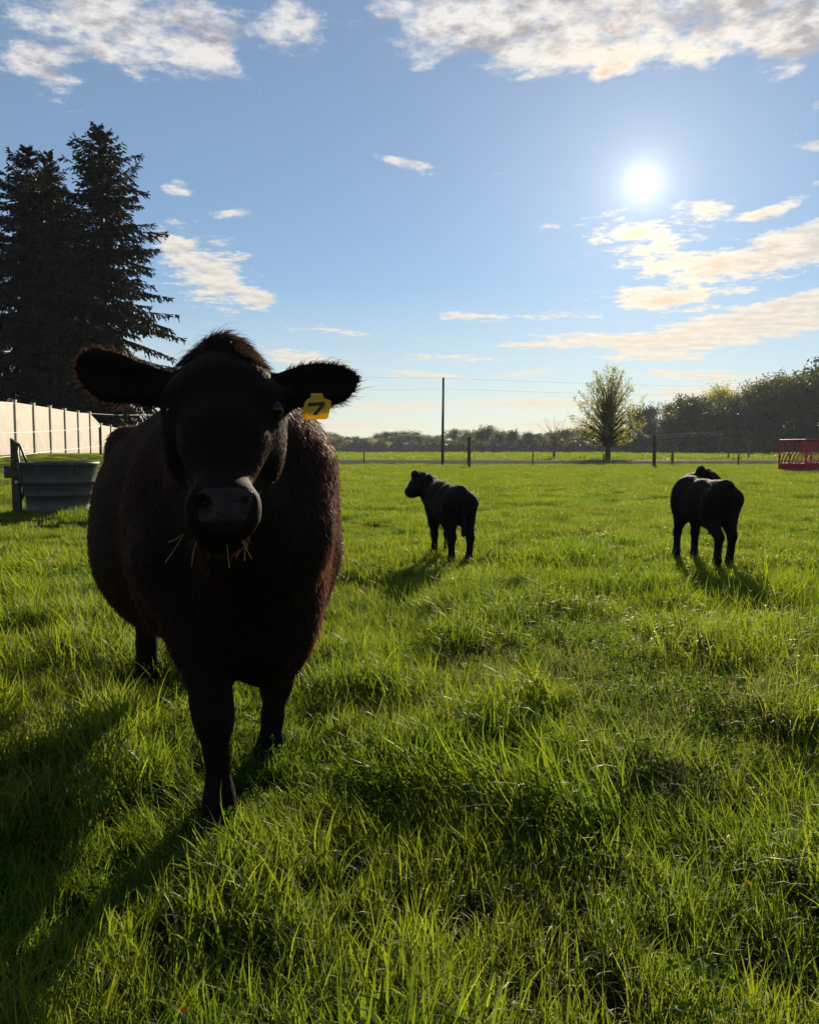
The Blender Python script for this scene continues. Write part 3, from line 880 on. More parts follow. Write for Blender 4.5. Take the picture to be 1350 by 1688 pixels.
def cow_flow(P, N):
    head, ear, et, ed, poll = regions(P)
    f = np.tile(np.array([-fw[0], -fw[1], -0.75]), (len(P), 1))
    f[P[:, 2] < 0.5] = (0, 0, -1)
    nk = (P[:, 1] < 2.75) & (P[:, 2] > 0.55); f[nk] = np.array([-fw[0] * 0.5, -fw[1] * 0.5, -1.1])
    f[head] = np.array([0, -0.35, -1.0])
    f[head, 0] += (P[head, 0] - HEADC[0]) * 2.0
    f[ear] = ed[ear] * 1.0 + np.array([0, 0, 0.1])
    f[poll] = np.array([0.30, -0.25, 0.30]); f[poll, 0] += (P[poll, 0] - POLL[0]) * 9
    f[poll, 2] -= np.abs(P[poll, 0] - POLL[0]) * 9
    return f
def cow_w(c):
    head, ear, et, ed, poll = regions(c)
    w = np.ones(len(c))
    w[head] = 2.2; w[ear] = 3.2; w[poll] = 5.0
    w[dm < 0.9] = np.where(c[dm < 0.9][:, 1] < 1.745, 0.0, 1.0)
    w[c[:, 2] < 0.05] = 0
    return w
def body_w(c): return cow_w(c) * ((c[:, 1] > 2.16) | (c[:, 2] < at(368, 905, 1.8)[2])) + 1e-12
def head_w(c): return cow_w(c) * ~((c[:, 1] > 2.16) | (c[:, 2] < at(368, 905, 1.8)[2])) + 1e-12
keep_world(link('fur', fur_mesh('fur', V, F, 105000, cow_len, cow_flow, 0.0016, HAIR, 5, body_w)), cow)
keep_world(link('head_hair', fur_mesh('head_hair', V, F, 42000, cow_len, cow_flow, 0.0015, HEADHAIR, 6, head_w)), cow)
# eyes
for px in (291, 452):
    e = MB(); c = at(px, 675, 1.946)
    prof = [(0.023 * math.sin(a), -0.023 * math.cos(a)) for a in np.linspace(0.05, math.pi - 0.05, 9)]
    e.lathe(prof, 14, (0, 0, 0))
    ob = e.build('eye', EYE, None, True, tuple(c)); keep_world(ob, cow)
# ear tag with its number
m, t, o = new_mat('yellow_plastic_tag')
co = position(t)
cc = mix(t, noise(co, 70, 4, 0.6).step(0.3, 0.7), (0.78, 0.52, 0.01), (0.85, 0.58, 0.02))
p = principled(t, cc, 0.45, 0.4); tr = t.nodes.new('ShaderNodeBsdfTranslucent'); t.links.new(cc.sock, tr.inputs[0])
mx = t.nodes.new('ShaderNodeMixShader'); mx.inputs[0].default_value = 0.45
t.links.new(p.outputs[0], mx.inputs[1]); t.links.new(tr.outputs[0], mx.inputs[2]); t.links.new(mx.outputs[0], o.inputs[0])
TAG = m
INK = simple('black_ink', (0.012, 0.012, 0.012), 0.5, 0.3)
td = 2.018
outline = [(513, 648), (531, 648), (534, 656), (545, 660), (546, 664), (541, 688), (537, 691), (500, 691), (497, 688), (502, 664), (505, 659), (512, 655)]
tg = MB(); tg.prism([at(x, y, td) for x, y in outline][::-1], (0, 0.0022, 0))
tg.tube([at(522, 652, td + 0.03), at(522, 652, td - 0.004)], [0.006, 0.006], 10)
ear_tag = keep_world(tg.build('ear_tag', TAG), cow); tag(ear_tag, 'yellow plastic ear tag bearing the number 7')
nm = MB()
seven = [(508, 664), (535, 662), (536, 667), (521, 684), (515, 684), (528, 668), (508, 670)]
nm.prism([at(x, y, td - 0.0012) for x, y in seven][::-1], (0, 0.0007, 0))
num = nm.build('number', INK); num.parent = ear_tag; num.matrix_parent_inverse = Matrix.Identity(4)

# grass stems in the cow's mouth
STRAWM = leafy('chewed_grass_stem', (0.17, 0.17, 0.06), (0.24, 0.23, 0.07), 0.4)
for pts in ([(303, 881, 1.765), (290, 902, 1.755), (272, 928, 1.76)], [(302, 881, 1.76), (290, 889, 1.75), (277, 894, 1.755)], [(324, 893, 1.755), (318, 913, 1.745), (316, 934, 1.75)], [(374, 897, 1.74), (376, 916, 1.735), (378, 936, 1.74)], [(402, 888, 1.75), (404, 906, 1.742), (403, 925, 1.745)], [(398, 890, 1.75), (406, 904, 1.74), (415, 921, 1.74)]):
    b = MB(); b.tube([at(*q) for q in pts], [0.0011, 0.0010, 0.0014], 4)
    tag(b.build('grass_stem', STRAWM), 'thin pale grass stem hanging from the lips of the cow', 'grass stem', 'grass stems in the mouth of the cow')
# stiff whiskers on lips and chin
wk = MB(); rr = random.Random(3)
for k in range(46):
    s_ = rr.choice((-1, 1)); bx = 366 + s_ * rr.uniform(25, 58); by = rr.uniform(858, 892)
    p0 = at(bx, by, 1.775); d = np.array([s_ * rr.uniform(0.3, 1.0), -0.5 * rr.random(), -rr.uniform(0.1, 0.9)]); d /= np.linalg.norm(d)
    ln = rr.uniform(0.02, 0.045)
    wk.tube([p0 - d * 0.01, p0 + d * ln], [0.0006, 0.0003], 3)
keep_world(wk.build('whiskers', HEADHAIR), cow)['kind'] = 'stuff'

# ================================================================= calves
def calf(name, label, hind, front, k, head_pts, ear_pts, hs, seed, hoof_shift, deep=False):
    hind, front = np.asarray(hind, float), np.asarray(front, float)
    mid = (hind + front) / 2; f2 = unit(front - hind); l2 = np.array([-f2[1], f2[0]])
    zb = float(ground_z(*mid))
    def C(s, l, z):
        q = mid + k * (s * f2 + l * l2); return np.array([q[0], q[1], zb + k * z])
    AX = np.array([[f2[0], f2[1], 0], [l2[0], l2[1], 0], [0, 0, 1]])
    root = empty(name, (mid[0], mid[1], zb)); tag(root, label, 'calf', 'calves in the pasture')
    cs = [C(s, l, z) for s in (-0.75, 0.95) for l in (-0.6, 0.6) for z in (0, 1.2)]
    cs += [np.asarray(p) for p in head_pts]
    b = Body(np.min(cs, 0) - 0.02, np.max(cs, 0) + 0.08, 0.0125)
    def ell(s, l, z, r, kk=0.06): b.ell(C(s, l, z), np.array(r) * k, AX, kk)
    ell(-0.02, 0, 0.60, (0.42, 0.145, 0.170)); ell(0.04, 0, 0.575, (0.32, 0.148, 0.148), 0.08)
    ell(-0.30, 0, 0.645, (0.175, 0.130, 0.145), 0.07); ell(0.26, 0, 0.60, (0.17, 0.130, 0.20), 0.08)
    ell(0.38, 0, 0.50, (0.09, 0.085, 0.12), 0.06)
    if deep: ell(-0.02, 0, 0.56, (0.40, 0.155, 0.185), 0.08)
    b.limb([C(0.30, 0, 0.735), C(0, 0, 0.725), C(-0.36, 0, 0.745)], [0.055 * k, 0.06 * k, 0.055 * k], 0.08)
    ell(-0.40, 0, 0.765, (0.06, 0.035, 0.040), 0.05)
    for sg, dh in zip((-1, 1), hoof_shift[:2]):
        b.limb([C(-0.33, 0.085 * sg, 0.63), C(-0.26, 0.095 * sg, 0.47), C(-0.41 + dh, 0.085 * sg, 0.30)], [0.108 * k, 0.080 * k, 0.042 * k], 0.05)
        b.limb([C(-0.41 + dh, 0.085 * sg, 0.30), C(-0.39 + dh, 0.085 * sg, 0.17), C(-0.38 + dh, 0.08 * sg, 0.09), C(-0.355 + dh, 0.08 * sg, 0.025)], [0.042 * k, 0.030 * k, 0.036 * k, 0.040 * k], 0.025)
    for sg, dh in zip((-1, 1), hoof_shift[2:]):
        b.limb([C(0.28, 0.085 * sg, 0.54), C(0.27, 0.085 * sg, 0.40), C(0.28 + dh, 0.08 * sg, 0.27)], [0.088 * k, 0.052 * k, 0.038 * k], 0.045)
        b.limb([C(0.28 + dh, 0.08 * sg, 0.27), C(0.28 + dh, 0.08 * sg, 0.16), C(0.285 + dh, 0.08 * sg, 0.08), C(0.30 + dh, 0.08 * sg, 0.025)], [0.040 * k, 0.029 * k, 0.035 * k, 0.040 * k], 0.025)
    ell(-0.06, 0, 0.40, (0.06, 0.03, 0.045), 0.05)
    b.limb([C(-0.45, 0, 0.745), C(-0.505, 0.01, 0.68), C(-0.51, 0.02, 0.48), C(-0.50, 0.02, 0.34)], [0.030 * k, 0.020 * k, 0.017 * k, 0.026 * k], 0.03)
    nb, hb, hm, hn = [np.asarray(p, float) for p in head_pts]         # neck top, skull, mid face, nose
    b.limb([C(0.26, 0, 0.66), nb, hb], [0.155 * k, 0.130 * k * hs, 0.100 * k * hs], 0.08)
    b.limb([C(0.34, 0, 0.55), (C(0.34, 0, 0.55) + hb) / 2 + np.array([0, 0, -0.02])], [0.12 * k * hs, 0.095 * k * hs], 0.07)
    b.ell(hb, np.array((0.098, 0.098, 0.100)) * k * hs, None, 0.04)
    b.limb([hb, hm, hn], [0.094 * k * hs, 0.080 * k * hs, 0.058 * k * hs], 0.04)
    b.ell(hn, np.array((0.062, 0.060, 0.055)) * k * hs, None, 0.03)
    b.limb([hb + np.array([0, 0, -0.05 * k]), (hm + hn) / 2 + np.array([0, 0, -0.045 * k])], [0.075 * k * hs, 0.042 * k * hs], 0.03)
    for e in ear_pts:
        e = [np.asarray(p, float) for p in e]
        b.limb(e, [0.028 * k, 0.046 * k, 0.016 * k], 0.02, flat=((0.2, 1, 0), 1.8))
    Vc, Fc = b.mesh()
    mi_ = np.zeros(len(Fc), int); ce = Vc[Fc].mean(1)
    mi_[np.linalg.norm(ce - hn - unit(hn - hm) * 0.04 * k, axis=1) < 0.034 * k] = 1
    mi_[ce[:, 2] < zb + 0.035] = 2
    cm = np_mesh('body', Vc, [Fc], [COAT_CALF, MUZZLE, HOOF], True, mi_); set_pad(cm, np.zeros(len(Vc)))
    keep_world(link('body', cm), root)
    def ln(P, N, r): 
        L = 0.006 + r.gamma(3, 0.0026, len(P)); return L, 0.16 + r.uniform(0, 0.2, len(P))
    def fl(P, N): return np.tile(np.array([-f2[0], -f2[1], -0.6]), (len(P), 1))
    keep_world(link('fur', fur_mesh('fur', Vc, Fc, 26000, ln, fl, 0.0028, CALFHAIR, seed, lambda c: (c[:, 2] > zb + 0.08) + 1e-6)), root)
    return root, (hb, hm, hn)
COAT_CALF = coat_mat('black_coat', (0.0055, 0.0050, 0.0060), (0.0090, 0.0078, 0.0085))
c1, hd = calf('calf', 'black calf with its head turned aside, standing between the cow and the other calf',
     (at(760, 925, 7.75)[0], 7.75), (at(722, 900, 8.45)[0], 8.45), 0.96,
     [at(711, 807, 8.714), at(695, 794.5, 8.649), at(685.5, 803, 8.574), at(677, 811, 8.500)],
     [[at(688, 786, 8.593), at(684, 782, 8.565), at(681.5, 779, 8.546)], [at(702, 787, 8.593), at(706, 789, 8.537), at(704, 800, 8.500)]],
     1.0, 11, (0.0, 0.06, 0.02, -0.03))
for q in ((689, 797, 8.56),):
    e = MB(); e.lathe([(0.014 * math.sin(a), -0.014 * math.cos(a)) for a in np.linspace(0.05, math.pi - 0.05, 7)], 10)
    keep_world(e.build('eye', EYE, None, True, tuple(at(*q))), c1)
c2, hd = calf('calf', 'black calf seen from behind, its head turned back behind its own back',
     (at(1190, 925, 7.62)[0], 7.62), (at(1127, 900, 8.32)[0], 8.32), 1.035,
     [at(1140, 798, 8.66), at(1160, 787, 8.70), at(1171, 787, 8.76), at(1180, 791, 8.78)],
     [[at(1156, 782, 8.62), at(1155.5, 776, 8.61), at(1156, 770, 8.61)], [at(1163, 784, 8.74), at(1167, 780, 8.80), at(1171, 778, 8.86)]],
     0.74, 12, (0.05, -0.02, 0.0, 0.05), True)
# ================================================================= trees
BARK = simple('grey_brown_bark', (0.055, 0.045, 0.036), 0.9, 0.1, 0.3, 3.0, 0.6)
DARKBARK = simple('dark_spruce_bark', (0.030, 0.023, 0.018), 0.9, 0.1, 0.3, 3.0, 0.6)
PALETWIG = simple('pale_bare_twigs', (0.16, 0.135, 0.11), 0.85, 0.1, 0.3, 3.0)
LEAF_SPRING = leafy('young_spring_leaf', (0.10, 0.12, 0.03), (0.40, 0.41, 0.06), 0.55)
LEAF_OLIVE = leafy('olive_spring_leaf', (0.065, 0.075, 0.024), (0.15, 0.15, 0.03), 0.4)
LEAF_GREEN = leafy('fresh_green_leaf', (0.045, 0.065, 0.018), (0.12, 0.15, 0.025), 0.4)
LEAF_DARK = leafy('dark_leaf', (0.022, 0.030, 0.014), (0.03, 0.04, 0.012), 0.25)
LEAF_BUD = leafy('reddish_bud', (0.10, 0.085, 0.05), (0.16, 0.12, 0.05), 0.3)
NEEDLE = leafy('spruce_needles', (0.006, 0.0095, 0.0055), (0.022, 0.031, 0.008), 0.25, 0.6, 0.2)

def quads_from(P, size, r, up=0.0, aspect=1.0):
    """small randomly turned leaf faces (four corners, slightly pointed)"""
    n = len(P)
    a = unit(r.normal(0, 1, (n, 3))); b = unit(np.cross(a, r.normal(0, 1, (n, 3))))
    s = (size * r.uniform(0.6, 1.4, n))[:, None]
    V = np.stack([P - a * s, P + b * s * 0.5 * aspect, P + a * s, P - b * s * 0.5 * aspect], 1).reshape(-1, 3)
    F = np.arange(n)[:, None] * 4 + np.array([[0, 1, 2, 3]])
    return V, F
class Tubes:
    def __init__(s): s.V, s.F, s.n = [], [], 0
    def add(s, p0, p1, r0, r1, k=4):
        d = unit(p1 - p0); a = np.cross(d, (0, 0, 1) if abs(d[2]) < 0.9 else (1, 0, 0)); a = a / np.linalg.norm(a); b = np.cross(d, a)
        t = np.arange(k) * 2 * math.pi / k
        ring = np.cos(t)[:, None] * a + np.sin(t)[:, None] * b
        s.V.append(np.concatenate([p0 + ring * r0, p1 + ring * r1]))
        j = np.arange(k); j2 = (j + 1) % k
        s.F.append(s.n + np.stack([j, j2, j2 + k, j + k], 1)); s.n += 2 * k
    def arrays(s): return np.concatenate(s.V), np.concatenate(s.F)
def broadleaf(seed, H, trunk_h, spread, stems, levels, up, rad, leaf_n, leaf_size, leaf_j, twig_min=0.006, low=0.0, splits=3, wander=0.16):
    """tapered trunk, forking limbs, twigs; returns wood and leaf arrays (base at origin)"""
    r = np.random.default_rng(seed)
    T = Tubes(); tips = []
    def grow(p, d, L, rad, lev):
        nseg = 3 if lev > 0 else 4
        for i in range(nseg):
            d = unit(d + r.normal(0, wander, 3) + np.array([0, 0, up * 0.22]))
            q = p + d * (L / nseg)
            r1 = rad * (1 - 0.16 * (i + 1) / nseg * 1.6)
            T.add(p, q, max(rad, twig_min), max(r1, twig_min), 6 if lev == 0 else (4 if lev < 3 else 3))
            p, rad = q, r1
            if lev >= levels - 2: tips.append((p, lev))
            if lev > 0 and i > 0 and lev < levels and r.uniform() < 0.75:
                a = unit(np.cross(d, r.normal(0, 1, 3)))
                grow(p, unit(d * 0.8 + a * r.uniform(0.45, 0.85) * spread), L * r.uniform(0.5, 0.68), rad * 0.52, lev + 1)
        if lev < levels:
            for k in range(splits if lev else stems):
                ang = 2 * math.pi * (k + r.uniform(-0.3, 0.3)) / (splits if lev else stems)
                a = np.array([math.cos(ang), math.sin(ang), 0]); a = unit(a - (a @ d) * d)
                tilt = r.uniform(0.25, 0.75) * spread if lev else r.uniform(0.12, 0.62) * spread
                grow(p, unit(d + a * tilt), L * r.uniform(0.62, 0.86) if lev else (H - trunk_h) * r.uniform(0.38, 0.50), rad * (0.62 if lev else 0.50), lev + 1)
    grow(np.zeros(3), np.array([0, 0, 1.0]), trunk_h, rad, 0)
    V, F = T.arrays()
    P = np.array([t[0] for t in tips])
    k = H / max(V[:, 2].max(), 0.1)
    sc = np.array([1, 1, k]) if abs(k - 1) < 0.6 else np.array([k, k, k])
    V = V * sc; P = P * sc
    LV = LF = None
    if leaf_n:
        c = P[r.integers(0, len(P), leaf_n)] + r.normal(0, leaf_j, (leaf_n, 3))
        c = c[c[:, 2] > low]
        LV, LF = quads_from(c, leaf_size, r)
    return V, F, LV, LF
def vase_tree(seed, H, W, bole, rad, limbs, twigs, leaf_n, leaf_size, leaf_j, tmin, zlow=0.16):
    """short bole, many limbs that rise and open like a vase, twigs along them"""
    r = np.random.default_rng(seed)
    T = Tubes(); tips = []
    T.add(np.array([0, 0, -0.2]), np.array([0, 0, bole * 0.5]), rad * 1.25, rad, 8)
    T.add(np.array([0, 0, bole * 0.5]), np.array([0.02, 0, bole * 1.15]), rad, rad * 0.8, 8)
    ga = 2.39996
    for k in range(limbs):
        f = (k + 0.5) / limbs
        az_ = k * ga + r.uniform(-0.3, 0.3)
        zt = H * (zlow + (1 - zlow) * f ** 0.80) * r.uniform(0.96, 1.03)
        t_ = (zt / H - 0.42) / 0.58
        wid = W * (math.sqrt(max(0.0, 1 - max(0, t_) ** 2.2)) if t_ > 0 else 1 - 0.30 * t_ * t_) * (r.uniform(0.55, 1.0) if zt > 0.5 * H else r.uniform(0.85, 1.0))
        tgt = np.array([math.cos(az_) * wid, math.sin(az_) * wid, zt])
        st = np.array([0, 0, bole * r.uniform(0.85, 1.2) + 0.50 * f * H * r.uniform(0.3, 1.0)])
        c1 = np.array([tgt[0] * 0.38, tgt[1] * 0.38, st[2] + (zt - st[2]) * (0.52 if f > 0.25 else 0.75)])
        L = np.linalg.norm(tgt - st); n = max(5, int(L / 0.55)); prev = st
        r0 = rad * (0.24 + 0.22 * (1 - f))
        if f > 0.1: T.add(np.array([0, 0, bole]), st, rad * 0.42, r0, 5)
        for i in range(1, n + 1):
            t = i / n
            cur = (1 - t) ** 2 * st + 2 * t * (1 - t) * c1 + t * t * tgt + r.normal(0, 0.035, 3)
            ra = max(r0 * (1 - (i - 1) / n) ** 1.1, tmin); rb = max(r0 * (1 - t) ** 1.1, tmin)
            T.add(prev, cur, ra, rb, 5)
            d = unit(cur - prev)
            if t > 0.22:
                for q in range(twigs):
                    s_ = unit(np.cross(d, r.normal(0, 1, 3)))
                    out = unit(d * r.uniform(0.6, 1.0) + s_ * r.uniform(0.5, 0.95) + np.array([0, 0, 0.30]))
                    Lt = r.uniform(0.35, 1.05) * (H / 11) * (1.15 - 0.4 * t)
                    p0 = prev + (cur - prev) * r.uniform(); m_ = p0 + out * Lt * 0.5
                    p1 = m_ + unit(out + np.array([0, 0, 0.35])) * Lt * 0.5
                    T.add(p0, m_, tmin * 1.3, tmin, 3); T.add(m_, p1, tmin, tmin * 0.7, 3)
                    tips += [m_, p1, (m_ + p1) / 2]
                    for w in range(2):
                        o2 = unit(out + r.normal(0, 0.5, 3) + np.array([0, 0, 0.2])); e = m_ + o2 * Lt * 0.4
                        T.add(m_, e, tmin * 0.9, tmin * 0.6, 3); tips.append(e)
            prev = cur
        tips.append(prev)
    V, F = T.arrays(); P = np.array(tips); LV = LF = None
    if leaf_n:
        c = P[r.integers(0, len(P), leaf_n)] + r.normal(0, leaf_j, (leaf_n, 3))
        LV, LF = quads_from(c, leaf_size, r)
    return V, F, LV, LF
def tree_protos(name, args, bark, leaf):
    V, F, LV, LF = broadleaf(*args[0], **args[1])
    return (np_mesh('trunk', V, [F], [bark], True), np_mesh('crown', LV, [LF], [leaf]) if LV is not None else None)
def place_tree(name, protos, loc, k, rz, label, group=None, kz=None):
    o = empty(name, tuple(loc), rz); o.scale = (k, k, kz or k)
    tag(o, label, 'tree', group)
    a = link('trunk', protos[0], o)
    if protos[1] is not None: link('crown', protos[1], o)
    return o
def gpt(px, d):
    x = (px - CX) / FPX * d / (_c) * 1.0
    return np.array([x, d, float(ground_z(x, d))])
def top_h(py, d, z0=0.0):
    """height of something whose top is seen at row py when it stands d metres ahead"""
    return at(675, py, d)[2] - z0

# -- leafing tree beyond the road, and its small bare neighbours
def meshes(q, bark, leaf):
    return np_mesh('trunk', q[0], [q[1]], [bark], True), (np_mesh('crown', q[2], [q[3]], [leaf]) if q[2] is not None else None)
d = 92.0; b = gpt(1000, d); Hh = top_h(606, d, b[2])
pr = meshes(vase_tree(37, Hh, 4.3, 1.35, 0.30, 92, 2, 12500, 0.085, 0.16, 0.013, 0.20), BARK, LEAF_SPRING)
place_tree('leafing_tree', pr, b, 1.0, 0.4, 'round crowned tree just coming into leaf beyond the road')
d = 92.0; b = gpt(912, d); Hh = top_h(682, d, b[2])
bare = meshes(vase_tree(44, Hh, 2.5, 1.3, 0.14, 16, 1, 0, 0.1, 0.1, 0.010, 0.4), PALETWIG, LEAF_BUD)
place_tree('bare_tree', bare, b, 1.0, 0.0, 'small bare tree with pale spreading twigs beside the leafing tree')
for i, (px, ty, dd, lab) in enumerate([(1107, 706, 66, 'small twiggy bare tree by the fence in front of the wood'), (1198, 700, 91, 'bare sapling beyond the road, the one nearer the leafing tree'), (1231, 705, 91, 'bare sapling beyond the road, the one nearer the red feeder')]):
    b = gpt(px, dd); Hh2 = top_h(ty, dd, b[2])
    place_tree('bare_tree', bare, b, Hh2 / Hh, 1.3 + i * 1.9, lab)

# -- the woods: a few grown kinds, planted one by one
WOOD = {
    'olive': tree_protos('w', ((51, 20, 5, 1.0, 5, 3, 0.5, 0.32, 5200, 0.34, 0.75), dict(twig_min=0.03, low=1.5)), BARK, LEAF_OLIVE),
    'green': tree_protos('w', ((52, 20, 4, 1.1, 5, 3, 0.4, 0.34, 6000, 0.36, 0.85), dict(twig_min=0.03, low=1.0)), BARK, LEAF_GREEN),
    'dark': tree_protos('w', ((53, 20, 3, 1.0, 5, 3, 0.5, 0.32, 6500, 0.36, 0.85), dict(twig_min=0.03, low=0.3)), DARKBARK, LEAF_DARK),
    'bare': tree_protos('w', ((54, 20, 6, 1.0, 5, 4, 0.55, 0.26, 2200, 0.14, 0.3), dict(twig_min=0.022, low=6)), BARK, LEAF_BUD),
    'sparse': tree_protos('w', ((55, 20, 8, 1.0, 4, 3, 0.5, 0.26, 1500, 0.28, 0.55), dict(twig_min=0.03, low=8)), BARK, LEAF_SPRING),
}
# low bushes that close the foot of the wood
r_ = np.random.default_rng(70)
u = unit(r_.normal(0, 1, (4200, 3))) * (r_.uniform(0.5, 1, (4200, 1)) ** 0.5) * np.array([3.0, 3.0, 3.2]); u[:, 2] = np.abs(u[:, 2]) * (0.6 + 0.5 * vnoise(u[:, 0], u[:, 1], 3))
bv, bf = quads_from(u, 0.34, r_)
bm = Tubes()
for k in range(9):
    a = k * 0.7; bm.add(np.array([0.2 * math.cos(a), 0.2 * math.sin(a), -0.1]), np.array([1.6 * math.cos(a), 1.6 * math.sin(a), 2.2]), 0.06, 0.02)
BUSH = {kk: (np_mesh('stem', *[[x] if i else x for i, x in enumerate(bm.arrays())], [DARKBARK]), np_mesh('foliage', bv, [bf], [mm])) for kk, mm in (('dark', LEAF_DARK), ('olive', LEAF_OLIVE), ('green', LEAF_GREEN))}
def place_bush(kind, loc, k, rz, label, group, kz=None):
    o = empty('bush', tuple(loc), rz); o.scale = (k, k, kz or k); tag(o, label, 'bush', group)
    link('stem', BUSH[kind][0], o); link('foliage', BUSH[kind][1], o)
rw = random.Random(12)
LW = {'olive': 'olive leaved tree in the tall wood behind the red feeder', 'green': 'green leaved tree in the tall wood behind the red feeder', 'dark': 'dark leaved tree in the tall wood behind the red feeder', 'bare': 'bare twigged tree in the tall wood behind the red feeder', 'sparse': 'thinly leaved tree in the tall wood behind the red feeder'}
# near wood on the right: (photo x, row of its top, distance, kind)
for (px, ty, dd, kd) in [(1072, 668, 300, 'dark'), (1090, 662, 285, 'bare'), (1106, 664, 280, 'olive'), (1124, 655, 270, 'dark'), (1143, 652, 265, 'olive'), (1150, 660, 250, 'dark'), (1168, 632, 262, 'sparse'), (1186, 634, 268, 'sparse'),
        (1182, 662, 245, 'green'), (1203, 655, 250, 'bare'), (1216, 648, 245, 'olive'), (1232, 640, 240, 'bare'), (1250, 630, 238, 'olive'), (1262, 622, 240, 'bare'), (1280, 620, 232, 'olive'), (1298, 622, 225, 'bare'), (1312, 610, 225, 'green'),
        (1332, 604, 215, 'green'), (1352, 598, 208, 'dark'), (1375, 594, 204, 'green'), (1400, 592, 198, 'olive'), (1430, 590, 195, 'dark'), (1465, 590, 190, 'green'),
        (1165, 676, 236, 'dark'), (1205, 672, 232, 'dark'), (1240, 662, 228, 'dark'), (1272, 652, 222, 'dark'), (1300, 650, 214, 'dark'), (1328, 640, 205, 'dark'), (1358, 632, 200, 'dark'), (1395, 628, 192, 'dark'), (1120, 684, 262, 'dark'), (1090, 690, 275, 'dark'), (1064, 694, 292, 'olive')]:
    b = gpt(px, dd); b[2] -= 0.15
    k = top_h(ty, dd, b[2]) / 20
    place_tree('wood_tree', WOOD[kd], b, k * 1.12, rw.uniform(0, 6.28), LW[kd], 'trees of the tall wood', k)
for i in range(34):
    px = 1062 + i * 11.6 + rw.uniform(-4, 4); dd = 288 - (px - 1062) * 0.27
    kd = rw.choice(('dark', 'dark', 'olive', 'green'))
    place_bush(kd, gpt(px, dd), rw.uniform(1.2, 1.9), rw.uniform(0, 6.28), {'dark': 'dark', 'olive': 'olive', 'green': 'green'}[kd] + ' bush closing the foot of the tall wood', 'bushes along the foot of the tall wood', rw.uniform(1.8, 3.2))
# far wood across the field
LF_ = {'olive': 'olive leaved tree in the far wood across the field', 'green': 'green leaved tree in the far wood across the field', 'dark': 'dark leaved tree in the far wood across the field', 'bare': 'bare twigged tree in the far wood across the field', 'sparse': 'thinly leaved tree in the far wood across the field'}
for i in range(90):
    px = 230 + i * 8.3 + rw.uniform(-3, 3)
    if px > 960: break
    back = i % 2
    dd = (500 if back else 470) + rw.uniform(-10, 10)
    ty = (714 if px < 680 else 713) + 5 * math.sin(px * 0.045) + rw.uniform(-2, 3) + (0 if back else 5)
    if px < 520: ty += 2
    kd = rw.choice(('dark', 'olive', 'green', 'olive', 'dark'))
    b = gpt(px, dd); k = top_h(ty, dd, 0) / 20
    place_tree('far_tree', WOOD[kd], b, k * 1.45, rw.uniform(0, 6.28), LF_[kd], 'trees of the far wood', k)
for (px, ty, dd, kd) in [(608, 722, 430, 'sparse'), (633, 727, 430, 'sparse'), (560, 722, 440, 'olive'), (748, 707, 380, 'olive'), (772, 708, 385, 'green'), (803, 700, 360, 'green'), (822, 711, 360, 'olive'), (846, 709, 370, 'dark'), (868, 712, 380, 'dark'), (888, 714, 390, 'olive'),
        (930, 706, 340, 'olive'), (948, 700, 330, 'bare'), (972, 706, 330, 'olive'), (1020, 706, 320, 'olive'), (1040, 700, 315, 'bare'), (1052, 694, 310, 'olive'), (985, 716, 345, 'dark'), (1032, 714, 330, 'dark'), (1010, 716, 335, 'dark')]:
    b = gpt(px, dd); k = top_h(ty, dd, 0) / 20
    place_tree('far_tree', WOOD[kd], b, k * 1.3, rw.uniform(0, 6.28), LF_[kd] if dd > 350 else LF_[kd].replace('in the far wood across the field', 'between the leafing tree and the far wood'), 'trees of the far wood', k)
for i in range(77):
    px = 231 + i * 11 + rw.uniform(-4, 4)
    dd = 455 if px < 740 else 400 - max(0, px - 900) * 0.5
    kd = 'dark' if rw.random() < 0.75 else 'green'
    place_bush(kd, gpt(px, dd), rw.uniform(1.5, 2.1), rw.uniform(0, 6.28), kd + ' bush along the foot of the far wood', 'bushes along the foot of the far wood', rw.uniform(1.3, 2.1))

